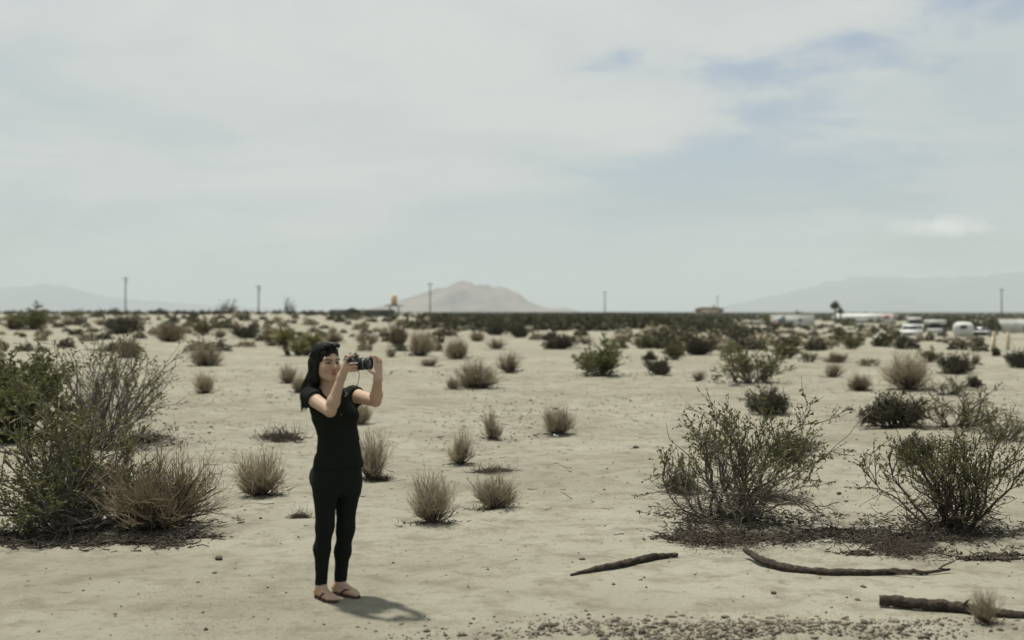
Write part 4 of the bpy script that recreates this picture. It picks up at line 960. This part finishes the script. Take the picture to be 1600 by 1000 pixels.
r6 = lambda cx, cy, Y: J(470+cx/9.09, 530+cy/9.09, Y)
# camera frame
CYAW = math.radians(69); cl = np.array([math.sin(CYAW), -math.cos(CYAW), 0.05]); cl /= np.linalg.norm(cl)
crt = np.array([-math.cos(CYAW), -math.sin(CYAW), 0]); cu = np.cross(crt, cl)
CC = r6(735, 356, 8.085)
def cp(r, l_, u): return CC+crt*r+cl*l_+cu*u
# fingers: chains of world points
def chain(pts, radii): return [(pts[i], pts[i+1], radii[i], radii[i+1]) for i in range(len(pts)-1)]
er = .078
MC_R = [cp(er+.004, -.004, .018), cp(er+.006, -.006, -.002), cp(er+.005, -.006, -.022), cp(er+.002, -.004, -.041)]
HAND_R = []
HAND_R += chain([MC_R[0], cp(er-.002, .012, .050), cp(.052, .026, .057), cp(.036, .034, .052)], [.0105, .0095, .0085, .0075])       # index on the shutter
for i, u in ((1, .002), (2, -.018), (3, -.037)):
    HAND_R += chain([MC_R[i], cp(er+.006, .030, u+.002), cp(er-.010, .052, u+.003), cp(er-.030, .057, u+.004)], [.0096, .0085, .0079, .0070])
TH_R = cp(.07, -.035, -.035)
HAND_R += chain([WR_R*.45+TH_R*.55, TH_R, cp(.055, -.043, -.004), cp(.035, -.044, .012)], [.016, .013, .0105, .008])
PALM_R = [(WR_R, m_, .021, .0125) for m_ in MC_R]
lz = 8.035
MC_L = [r6(1066, 385, lz), r6(1092, 378, lz+.012), r6(1116, 388, lz+.022), r6(1134, 410, lz+.03)]
HAND_L = []
HAND_L += chain([MC_L[0], r6(1058, 310, lz-.005), r6(1025, 252, lz-.008), r6(983, 234, lz-.01)], [.0096, .0085, .0079, .0070])
HAND_L += chain([MC_L[1], r6(1096, 300, lz+.012), r6(1066, 248, lz+.012), r6(1030, 236, lz+.01)], [.0096, .0085, .0079, .0070])
HAND_L += chain([MC_L[2], r6(1122, 308, lz+.028), r6(1100, 262, lz+.03), r6(1068, 250, lz+.03)], [.0098, .0088, .008, .007])
HAND_L += chain([MC_L[3], r6(1142, 345, lz+.038), r6(1143, 305, lz+.04), r6(1136, 278, lz+.04)], [.0088, .008, .0073, .0064])
HAND_L += chain([r6(1092, 515, lz-.004), r6(1058, 500, lz-.014), r6(1010, 466, lz-.02), r6(962, 440, lz-.02)], [.0155, .0125, .0105, .008])
PALM_L = [(WR_L, m_, .021, .0125) for m_ in MC_L]
# head frame
HC = J(509, 566.5, 8.285)
HY = math.radians(40); hf = np.array([math.sin(HY), -math.cos(HY), .02]); hf /= np.linalg.norm(hf); hs = np.array([math.cos(HY), math.sin(HY), 0.0]); hu = np.cross(hs, -hf)
hu = hu if hu[2] > 0 else -hu
HF = np.stack([hs, hf, hu])                 # rows: own left, front, up
HSC = 1.06
def hp(u, v, w): return HC+(hs*u+hf*v+hu*w)*HSC
def to_head(P): return ((P-HC)@HF.T)/HSC
def head_sdf(P):
    q = to_head(P); s_ = np.abs(q[:, 0]); qs = np.stack([s_, q[:, 1], q[:, 2]], 1)
    d = ell(q, (0, -.012, .028), (.072, .094, .084))
    d = smin(d, ell(q, (0, .022, -.028), (.060, .066, .082)), .03)
    d = smin(d, cap(qs, (.050, -.005, -.052), (.012, .066, -.096), .018, .017), .03)      # jaw
    d = smin(d, ell(q, (0, .074, -.096), (.020, .017, .017)), .02)                        # chin
    d = smin(d, ell(qs, (.038, .058, -.030), (.026, .026, .024)), .025)                   # cheek
    d = smin(d, cap(qs, (.008, .087, .020), (.045, .072, .022), .009, .009), .018)        # brow
    d = smax(d, -ell(qs, (.031, .097, .002), (.020, .017, .0125)), .012)                   # socket
    d = smin(d, ell(qs, (.031, .0735, -.001), (.0150, .0118, .0118)), .004)                   # lids over the eye
    d = smin(d, cap(q, (0, .086, .012), (0, .108, -.030), .0075, .0105), .012)            # nose bridge
    d = smin(d, ell(qs, (.010, .098, -.034), (.0085, .010, .0075)), .007)                 # nostrils
    d = smin(d, ell(q, (0, .082, -.066), (.026, .012, .018)), .015)
    d = smin(d, ell(q, (0, .0925, -.0605), (.021, .0065, .0048)), .005)                   # upper lip
    d = smin(d, ell(q, (0, .0915, -.0705), (.018, .0065, .0055)), .005)                   # lower lip
    d = smax(d, -ell(q, (0, .101, -.0655), (.022, .005, .0013)), .002)
    d = smin(d, ell(qs, (.067, -.012, -.008), (.009, .017, .028)), .008)                  # ear
    return d*HSC
NB, NT = J(514, 612, 8.325), J(509.5, 585, 8.30)
HIP_R, KN_R, CA_R, AN_R = J(509.5, 752, 8.255), J(507.5, 823, 8.235), J(503.5, 858, 8.25), J(502, 914, 8.26)
HIP_L, KN_L, CA_L, AN_L = J(543, 752, 8.36), J(540, 825, 8.33), J(535.5, 861, 8.365), J(531.5, 911, 8.375)
def leg(P, side, g=0.0):
    H, K, C, A = (HIP_R, KN_R, CA_R, AN_R) if side == 0 else (HIP_L, KN_L, CA_L, AN_L)
    d = cap(P, H, K, .082, .049); d = smin(d, cap(P, K, C, .050, .0445), .04); d = smin(d, cap(P, C, A, .0445, .032), .04)
    return d-g
FD_R = np.array([.62, -.78, 0]); FD_L = np.array([.80, -.60, 0])
def foot(P, side):
    A, D = (AN_R, FD_R) if side == 0 else (AN_L, FD_L)
    D = D/np.linalg.norm(D); S = np.array([-D[1], D[0], 0]); g = np.array([A[0], A[1], 0.012]); U = np.array([0, 0, 1.])
    d = cap(P, A, g-D*.02+U*.04, .034, .034)
    d = smin(d, ell(P, g-D*.035+U*.026, (.032, .034, .027)), .02)
    d = smin(d, cap(P, g+D*.005+U*.055, g+D*.115+U*.020, .030, .021), .025)
    d = smin(d, cap(P, g+D*.06+S*.018+U*.018, g+D*.12+S*.020+U*.016, .020, .018), .02)
    d = smin(d, cap(P, g+D*.02-S*.014+U*.016, g+D*.115-S*.020+U*.014, .019, .015), .02)
    inner = 1 if side == 0 else -1        # big toe towards the other foot
    for k_, (o_, L_, r_) in enumerate(((.030, .172, .0125), (.011, .168, .0095), (-.004, .160, .009), (-.018, .150, .0085), (-.031, .138, .008))):
        d = smin(d, cap(P, g+D*.115+S*o_*.9*inner+U*.014, g+D*L_+S*o_*inner+U*.010, r_*1.1, r_), .006)
    return smax(d, .010-P[:, 2], .004)
def arm(P, side, g=0.0):
    S, E, Wr = (SH_R, EL_R, WR_R) if side == 0 else (SH_L, EL_L, WR_L)
    f = E+(Wr-E)*.28
    d = cap(P, S, E, .049, .037); d = smin(d, cap(P, E, f, .033, .039), .014); d = smin(d, cap(P, f, Wr, .039, .0255), .02)
    return d-g
def hand(P, side):
    ch, pm = (HAND_R, PALM_R) if side == 0 else (HAND_L, PALM_L)
    d = np.full(len(P), 9.)
    for a, b_, ra, rb in pm: d = smin(d, cap(P, a, b_, ra, rb), .016)
    for j in range(0, len(ch), 3):
        f = cap(P, *ch[j])
        for k_ in (1, 2): f = smin(f, cap(P, *ch[j+k_]), .003)
        d = smin(d, f, .0045)
    return d
def near(P, c, r, fn, *a):
    """skip a limb for a block of points that lies well away from it"""
    m = (P.min(0)+P.max(0))/2; e_ = np.linalg.norm(P.max(0)-m)
    if np.linalg.norm(m-c) > r+e_+.09: return np.full(len(P), .15)
    return fn(P, *a)
def ball(pts): 
    p = np.array(pts); c = (p.min(0)+p.max(0))/2; return c, np.linalg.norm(p-c, axis=1).max()
BALL = {'h0': ball([c_[0] for c_ in HAND_R]+[WR_R]), 'h1': ball([c_[0] for c_ in HAND_L]+[WR_L]), 'a0': ball([SH_R, EL_R, WR_R]), 'a1': ball([SH_L, EL_L, WR_L]),
        'l0': ball([HIP_R, AN_R]), 'l1': ball([HIP_L, AN_L]), 'f0': (AN_R+FD_R*.06-np.array([0, 0, .03]), .16), 'f1': (AN_L+FD_L*.06-np.array([0, 0, .03]), .16)}
def limb(P, key, fn, r, *a): return near(P, BALL[key][0], BALL[key][1]+r, fn, *a)
def body_sdf(P):
    d = torso(P)
    bust = np.minimum(ell(P, tw(-.066, .080, 1.185), (.058, .052, .056)), ell(P, tw(.066, .080, 1.185), (.058, .052, .056)))
    d = smin(d, bust, .04)
    d = smin(d, np.minimum(ell(P, tw(-.075, -.075, .77), (.08, .07, .085)), ell(P, tw(.075, -.075, .77), (.08, .07, .085))), .05)
    lg = np.minimum(limb(P, 'l0', leg, .1, 0), limb(P, 'l1', leg, .1, 1)); d = smin(d, lg, .035)
    ft = np.minimum(limb(P, 'f0', foot, .0, 0), limb(P, 'f1', foot, .0, 1)); d = smin(d, ft, .012)
    am = np.minimum(limb(P, 'a0', arm, .06, 0), limb(P, 'a1', arm, .06, 1)); d = smin(d, am, .035)
    hd = np.minimum(limb(P, 'h0', hand, .03, 0), limb(P, 'h1', hand, .03, 1)); d = smin(d, hd, .012)
    d = smin(d, cap(P, NB, NT, .052, .050), .035)
    d = smin(d, near(P, HC, .17, head_sdf), .018)
    return d
BLO, BHI = (WX-.36, WY-.48, -.02), (WX+.42, WY+.26, 1.68)
bV, bF = surface_nets(body_sdf, BLO, BHI, .0042)
# skin tints that belong to the skin itself: lips, brows, lash lines, blush at the nose
q = to_head(bV); skin = np.array([.385, .268, .192]); colv = np.repeat(skin[None], len(bV), 0)
def blend(mask, c): 
    global colv
    colv = colv*(1-mask[:, None])+np.array(c)[None]*mask[:, None]
s_ = np.abs(q[:, 0]); front = (q[:, 1] > .05)
lip = np.clip(1.6-np.sqrt((q[:, 0]/.0225)**2+((q[:, 2]+.0655)/.0115)**2)*1.25, 0, 1)*front; blend(lip*.9, (.27, .085, .07))
browz = .0195-.10*np.maximum(s_-.040, 0)+.16*np.minimum(s_-.040, 0)
brow = np.clip(1.5-np.abs(q[:, 2]-browz)/.0034, 0, 1)*(s_ > .011)*(s_ < .054)*front; blend(brow*.95, (.025, .018, .014))
lash = np.clip(1.5-np.abs(np.sqrt(((s_-.031)/.0155)**2+((q[:, 2]+.001)/.0062)**2)-1)/.28, 0, 1)*front; blend(lash*.75, (.055, .034, .026))
chk = np.clip(1.3-np.linalg.norm((np.stack([s_, q[:, 2]], 1)-np.array([.038, -.035]))/.022, axis=1), 0, 1)*front; blend(chk*.35, (.50, .25, .175))
mot = fbm(bV[:, 0]*70+bV[:, 2]*31, bV[:, 1]*70+bV[:, 2]*57, 301, 3)[:, None]; colv = np.clip(colv*(1+.16*mot*np.array([.7, 1.0, 1.1])), 0, 1)
M_skin = bpy.data.materials.new('skin'); M_skin.use_nodes = True
t = M_skin.node_tree; b = t.nodes['Principled BSDF']; at = t.nodes.new('ShaderNodeVertexColor'); at.layer_name = 'tint'
t.links.new(at.outputs['Color'], b.inputs['Base Color']); b.inputs['Roughness'].default_value = .58; b.inputs['Specular IOR Level'].default_value = .28
b.inputs['Subsurface Weight'].default_value = .12; b.inputs['Subsurface Radius'].default_value = (.01, .004, .002); b.inputs['Subsurface Scale'].default_value = .6
OR = np.array([WX, WY, 0.0])
person = bpy.data.objects.new('person', None); COL.objects.link(person); person.location = OR
tag(person, 'person in black T-shirt and black trousers, holding a camera up before the face', 'person')
def padd(name, V, F, m_, parent=None, smooth=True, colors=None, **kw):
    return add(name, mk_mesh(name, V-OR, [F], m_, smooth, colors), parent or person, **kw)
body = padd('body', bV, bF, M_skin, colors=colv)
# shirt
M_shirt = mat('black_cotton', (.0085, .0105, .0085), rough=.95, spec=.12, bump=(18, .25, .006))
M_trou = mat('black_denim', (.0060, .0085, .0068), rough=.9, spec=.15, bump=(60, .2, .002))
def folds(P, amp, seed):
    return amp*(fbm(P[:, 0]*9+P[:, 2]*7, P[:, 1]*9-P[:, 2]*13, seed, 3)+.6*fbm(P[:, 2]*22+P[:, 0]*4, P[:, 1]*8+P[:, 0]*8, seed+5, 2))
def sleeve(P, side):
    S, E = (SH_R, EL_R) if side == 0 else (SH_L, EL_L)
    ax = (E-S)/np.linalg.norm(E-S); ln = np.linalg.norm(E-S)
    d = cap(P, S-ax*.01, E, .062, .062)
    cut = (P-S)@ax-ln*(.27 if side == 0 else .24)
    return smax(d, cut, .004)
def shirt_sdf(P):
    d = torso(P, .010)
    bust = np.minimum(ell(P, tw(-.064, .080, 1.185), (.064, .058, .062)), ell(P, tw(.064, .080, 1.185), (.064, .058, .062)))
    d = smin(d, bust, .05)
    loose = .005*sstep(P[:, 2], 1.02, .86); d = d-loose
    d = smin(d, np.minimum(sleeve(P, 0), sleeve(P, 1)), .03)
    d = d+np.clip(folds(P, .010, 71), -.012, .0035)
    hem = .835+.012*np.sin(P[:, 0]*16)
    d = smax(d, hem-P[:, 2], .004)
    d = smax(d, -ell(P, tw(-.012, .062, 1.362), (.062, .070, .085)), .008)       # V neckline
    d = smax(d, -cap(P, NB-np.array([0, 0, .01]), NT, .066, .066), .006)
    return d
sV, sF = surface_nets(shirt_sdf, (WX-.34, WY-.34, .80), (WX+.24, WY+.26, 1.42), .0055)
padd('shirt', sV, sF, M_shirt)
def trouser_sdf(P):
    d = torso(P, .004)
    d = smin(d, np.minimum(ell(P, tw(-.075, -.075, .77), (.084, .074, .089)), ell(P, tw(.075, -.075, .77), (.084, .074, .089))), .05)
    d = smin(d, np.minimum(leg(P, 0, .006), leg(P, 1, .006)), .035)+folds(P, .004, 91)
    return smax(smax(d, P[:, 2]-.93, .004), .088-P[:, 2], .004)
tV, tF = surface_nets(trouser_sdf, (WX-.26, WY-.26, .06), (WX+.26, WY+.26, .96), .006)
padd('trousers', tV, tF, M_trou)
# sandals: sole and thong strap
M_sole = mat('sandal_sole', (.055, .030, .024), rough=.7)
M_strap = mat('sandal_strap', (.085, .035, .026), rough=.6)
for side in (0, 1):
    A, D = (AN_R, FD_R) if side == 0 else (AN_L, FD_L); D = D/np.linalg.norm(D); S = np.array([-D[1], D[0], 0]); inner = 1 if side == 0 else -1
    tt = np.linspace(0, 2*np.pi, 40, endpoint=False)
    along_ = .052+.128*np.cos(tt); wid = (.036+.010*np.clip(along_/.15, -1, 1))*np.sin(tt)+inner*.004*np.cos(tt)
    mb = MB(); mb.prism(list(zip(along_, wid)), (A[0]-OR[0], A[1]-OR[1], .006), D, S, (0, 0, 1), .013)
    so = add('sandal', mb.mesh('sandal', M_sole), person)
    g = np.array([A[0], A[1], 0])-OR
    toe = g+D*.140+S*inner*.018+np.array([0, 0, .014])
    pts = []
    for sd in (1, -1):
        pts.append([toe, g+D*.115+S*inner*.012+np.array([0, 0, .044]), g+D*.075+S*sd*.034+np.array([0, 0, .046]), g+D*.030+S*sd*.037+np.array([0, 0, .014])])
    add('strap', MB().tubes(np.array(pts), np.full((2, 4), .0065), 6, True).mesh('strap', M_strap, True), so)
# eyes (squinting) as small dark almond inserts
M_eye = mat('dark_eye', (.012, .009, .007), rough=.15, spec=.5)
for sd in (-1, 1):
    u = np.linspace(0, 2*np.pi, 14, endpoint=False); V_ = [hp(sd*.031, .0872, -.001)]
    for rr in (.5, 1.0):
        for a in u: V_.append(hp(sd*.031+.0135*rr*math.cos(a), .0870-.0055*rr*rr*abs(math.cos(a))**2-.0012*rr, -.001+.0044*rr*math.sin(a)*(1-.4*abs(math.cos(a)))))
    F_ = [[0, 1+i, 1+(i+1) % 14] for i in range(14)]; F4_ = [[1+i, 15+i, 15+(i+1) % 14, 1+(i+1) % 14] for i in range(14)]
    add('eye', MB().put(np.array(V_)-OR, F_, F4_).mesh('eye', M_eye, True), person)
# hair: scalp mass plus long strands
M_hair = mat('dark_hair', (.0065, .006, .005), rough=.55, spec=.14, island=.4)
def drape(n, K, L0, L1, side_lo, side_hi, seed):
    r = np.random.default_rng(seed); out = np.zeros((n, K, 3)); 
    az = r.uniform(side_lo, side_hi, n)            # around the head: 0 = face side of own right, positive towards the back
    return az, r
def hair_mass(P):
    q = to_head(P)
    d = ell(q, (0, -.014, .030), (.0785, .100, .0925))
    # curtain at back and sides, down over the shoulders
    d = smin(d, cap(P, hp(-.066, .012, .0), hp(-.070, .002, -.11), .018, .020), .03)
    d = smin(d, cap(P, hp(-.052, -.048, .0), hp(-.060, -.055, -.14), .036, .034), .04)
    d = smin(d, cap(P, hp(-.02, -.070, .0), hp(-.03, -.085, -.19), .036, .036), .04)
    d = smin(d, cap(P, hp(.040, -.055, .0), hp(.04, -.07, -.15), .036, .032), .04)
    # open the face
    face = ell(q, (.010, .104, -.035), (.056, .085, .094))
    d = smax(d, -face, .012)
    d = smax(d, -ell(q, (.035, .105, -.10), (.072, .095, .080)), .012)
    return d*HSC+.0022*np.sin(P[:, 0]*260+P[:, 1]*190)
hV, hF = surface_nets(hair_mass, HC-np.array([.2, .22, .36]), HC+np.array([.2, .22, .16]), .0045)
hair = padd('hair', hV, hF, M_hair)
rh_ = np.random.default_rng(77); n = 900; K = 16
# strand roots along the parting, falling over one side each
par = rh_.uniform(-.10, .062, n); side = np.where(rh_.uniform(0, 1, n) < .7, -1.0, 1.0)
back = np.clip((.03-par)/.12, 0, 1)
S_ = np.zeros((n, K, 3)); fr = np.linspace(0, 1, K)
for i in range(n):
    v0 = par[i]; sd = side[i]; lay = rh_.uniform(0, .010)
    phi = rh_.uniform(.75, 1.0)*math.pi/2*sd
    v1 = min(v0-.028*(1-back[i])-.01, .034 if sd < 0 else .02)+rh_.normal(0, .006)          # swept back past the cheek
    L_ = rh_.uniform(.20, .36) if sd < 0 else rh_.uniform(.14, .24)
    pts = []
    for f in fr:
        if f < .45:
            g_ = f/.45; a = g_*phi; vv = v0+(v1-v0)*g_**1.4
            e_ = math.sqrt(max(1-((vv+.014)/.104)**2, .04))
            pts.append(hp((.0775+lay*.4)*math.sin(a)*e_, vv, .030+(.0920+lay*.4)*math.cos(a)*e_))
        else:
            g_ = (f-.45)/.55; e_ = math.sqrt(max(1-((v1+.014)/.104)**2, .04)); a = phi
            p0 = hp((.0775+lay*.4)*math.sin(a)*e_, v1, .030+(.0920+lay*.4)*math.cos(a)*e_)
            p = p0+np.array([0, 0, -L_*g_])+(-hf*.030+(hs*sd*.006))*g_**2.0*(1 if sd < 0 else .4)+np.array([-.040, .0, 0])*g_**2.6
            pts.append(p)
    S_[i] = pts
S_ += rh_.normal(0, .0010, S_.shape)
# keep the strands outside the shirt
for it in range(3):
    flat_ = S_.reshape(-1, 3); d = shirt_sdf(flat_); ee = .004
    gr = np.stack([shirt_sdf(flat_+np.eye(3)[a_]*ee)-d for a_ in range(3)], 1)/ee; gr = unit(gr)
    push = np.clip(.010-d, 0, .05)[:, None]*(np.arange(len(flat_)) % K > K*.45)[:, None]
    S_ = (flat_+gr*push).reshape(S_.shape)
rad = np.broadcast_to(np.concatenate([np.linspace(.0016, .0024, K-4), [.0022, .0018, .0012, .0004]]), (n, K))
add('strands', MB().tubes(S_-OR, rad, 4).mesh('strands', M_hair, True), hair, kind='stuff')
# sunglasses pushed up on the hair
M_sg = mat('black_plastic', (.008, .008, .008), rough=.6, spec=.1)
sg = bpy.data.objects.new('sunglasses', None); COL.objects.link(sg); sg.parent = person; sg.location = HC-OR
tag(sg, 'black sunglasses pushed up on the hair')
for sd in (-1, 1):
    n_ = 22; a = np.linspace(0, 2*np.pi, n_, endpoint=False)
    cN = (hf*.62+hu*.78); cN = cN/np.linalg.norm(cN); cUp = np.cross(hs, cN); cUp = cUp if cUp[2] > 0 else -cUp
    c0 = hp(sd*.034, .064, .106)-HC
    ring = [c0+hs*.030*math.cos(q_)*(1)+cUp*.026*math.sin(q_) for q_ in a]
    Vb = np.array([p-cN*.002 for p in ring]+[p*1.0+cN*.003 for p in ring]+[c0+cN*.007, c0-cN*.002])
    f4 = [[i, (i+1) % n_, n_+(i+1) % n_, n_+i] for i in range(n_)]; f3 = [[2*n_, n_+i, n_+(i+1) % n_] for i in range(n_)]+[[2*n_+1, (i+1) % n_, i] for i in range(n_)]
    add('lens', MB().put(Vb, f3, f4).mesh('lens', M_sg, True), sg)
    add('temple', MB().tubes(np.array([[hp(sd*.062, .052, .098)-HC, hp(sd*.084, .0, .070)-HC, hp(sd*.080, -.06, .04)-HC]]), np.full((1, 3), .003), 6, True).mesh('temple', M_sg), sg)
add('bridge', MB().tubes(np.array([[hp(-.010, .068, .112)-HC, hp(0, .071, .116)-HC, hp(.010, .068, .112)-HC]]), np.full((1, 3), .003), 6, True).mesh('bridge', M_sg), sg)
# tiny pale pin and button on the shirt
M_pin = mat('pale_pin', (.3, .3, .27), rough=.4)
def on_front(u, z):
    v = np.linspace(.0, .22, 120); P = np.array([tw(u, a, z) for a in v]); d = shirt_sdf(P); k_ = np.argmax(d > 0); return P[k_]
pn = on_front(.062, 1.305)
add('pin', MB().box((pn+tf*.004-OR), (.012, .002, .002), rz=TY, bev=.0008).mesh('pin', M_pin), person)
pn = on_front(-.012, 1.192)
add('button', MB().lathe(pn-OR, tf, [(0, 0), (0, .0035), (.002, .0035), (.003, 0)], 12).mesh('button', M_pin), person)

# ------------------------------------------------------------------ the camera in her hands
M_cam = mat('camera_black', (.014, .015, .015), rough=.45, spec=.4, bump=(900, .2, .0005))
M_lensb = mat('lens_barrel', (.011, .012, .012), rough=.35, spec=.45)
M_lglass = mat('front_glass', (.01, .012, .02), rough=.05, spec=.8)
camo = bpy.data.objects.new('photo_camera', None); COL.objects.link(camo); camo.location = CC; tag(camo, 'black single-lens camera with a thick lens, held up in both hands', 'camera')
L3 = lambda r, l_, u: crt*r+cl*l_+cu*u
def obox(mb, c, h, bev=.006, tp=(1, 1)):
    m_ = MB().box((0, 0, 0), h, bev=bev, taper=tp); V = m_.V[0]; X = c+V[:, :1]*crt+V[:, 1:2]*cl+V[:, 2:3]*cu
    mb.put(X, m_.F3[0], m_.F4[0]); return mb
mb = MB(); obox(mb, L3(0, -.004, 0), (.069, .028, .047), .010)
cb = add('camera_body', mb.mesh('camera_body', M_cam), camo)
add('grip', obox(MB(), L3(.053, .030, -.004), (.017, .016, .040), .011).mesh('grip', M_cam), camo)
pr = add('prism_hump', obox(MB(), L3(-.006, .004, .058), (.030, .032, .0145), .008, (.66, .72)).mesh('prism_hump', M_cam), camo)
add('badge', obox(MB(), L3(-.006, .0345, .0585), (.013, .0012, .003), 0).mesh('badge', mat('badge_grey', (.5, .5, .5), rough=.4)), pr)
add('eyepiece', obox(MB(), L3(-.006, -.040, .046), (.018, .010, .011), .004).mesh('eyepiece', M_sg), camo)
add('mode_dial', MB().lathe(L3(-.050, -.004, .046), cu, [(0, .012), (.011, .012), (.012, .0)], 16).mesh('mode_dial', M_lensb), camo)
add('shutter_button', MB().lathe(L3(.053, .030, .036), cu, [(0, .007), (.006, .006), (.0065, 0)], 12).mesh('shutter_button', M_metal), camo)
add('screen', obox(MB(), L3(-.008, -.0335, -.008), (.038, .002, .026), 0).mesh('screen', M_glass), camo)
ln = add('lens', MB().lathe(L3(-.006, .022, .0), cl, [(0, .033), (.012, .034), (.016, .036), (.030, .0365), (.031, .0385), (.058, .0385), (.059, .037), (.072, .0375), (.073, .040), (.098, .0415), (.103, .0415), (.103, .037), (.094, .034), (.092, 0)], 40).mesh('lens', M_lensb, False), camo)
add('zoom_ring', MB().lathe(L3(-.006, .022, .0), cl, [(.034, .0386), (.035, .0402), (.054, .0402), (.055, .0386)], 40).mesh('zoom_ring', M_rubber), ln)
add('front_glass', MB().lathe(L3(-.006, .022, .0), cl, [(.093, .034), (.097, .02), (.098, .0)], 32).mesh('front_glass', M_lglass, True), ln)
add('scale_mark', MB().lathe(L3(-.006, .022, .0), cl, [(.0645, .0374), (.0650, .0378), (.0665, .0378), (.0670, .0374)], 40).mesh('scale_mark', M_metal), ln)
# strap: hangs from the far lug to the chest and round the neck
ck = r6(800, 684, WY-.12); sl = [cp(-.072, .0, -.040), r6(834, 520, 8.10), r6(815, 610, 8.14), ck+np.array([0, 0, .01])]
sp = np.array(sl)-CC; tt = np.linspace(0, 3, 13); sp = np.stack([np.interp(tt, np.arange(4), sp[:, i]) for i in range(3)], 1)
st = add('strap', MB().tubes(sp[None], np.full((1, 13), .0024), 6, True).mesh('strap', M_cam, True), camo)
ch = on_front(.10, 1.275)
add('strap_clip', MB().tubes(np.array([[ck-CC+np.array([-.0, 0, .015]), ck-CC+np.array([-.012, .0, -.004]), ck-CC+np.array([-.03, .012, -.008])]]), np.array([[.006, .010, .009]]), 8, True).mesh('strap_clip', M_cam, True), st)
s2 = np.array([ck+np.array([-.03, .012, -.008]), on_front(.075, 1.30)+tf*.006, tw(.07, .035, 1.372), tw(.02, -.055, 1.40), tw(-.05, -.04, 1.385)])-CC
tt = np.linspace(0, 4, 26); s2 = np.stack([np.interp(tt, np.arange(5), s2[:, i]) for i in range(3)], 1)
for _ in range(3): s2[1:-1] = (s2[:-2]+2*s2[1:-1]+s2[2:])/4
add('neck_band', MB().tubes(s2[None], np.full((1, 26), .006), 6, True).mesh('neck_band', M_cam, True), st)

# ------------------------------------------------------------------ haze: one closed box of even air
HZ = bpy.data.materials.new('haze'); HZ.use_nodes = True; t = HZ.node_tree; t.nodes.clear()
pv = t.nodes.new('ShaderNodeVolumePrincipled'); pv.inputs['Color'].default_value = (.68, .74, .765, 1); pv.inputs['Density'].default_value = 0.000085; pv.inputs['Anisotropy'].default_value = 0.0
ot = t.nodes.new('ShaderNodeOutputMaterial'); t.links.new(pv.outputs[0], ot.inputs['Volume'])
hz = MB().box((0, 0, 398), (45000, 45000, 402.5))
add('haze', hz.mesh('haze', HZ), label='pale dusty air over the desert flats', cat='haze', kind='stuff')
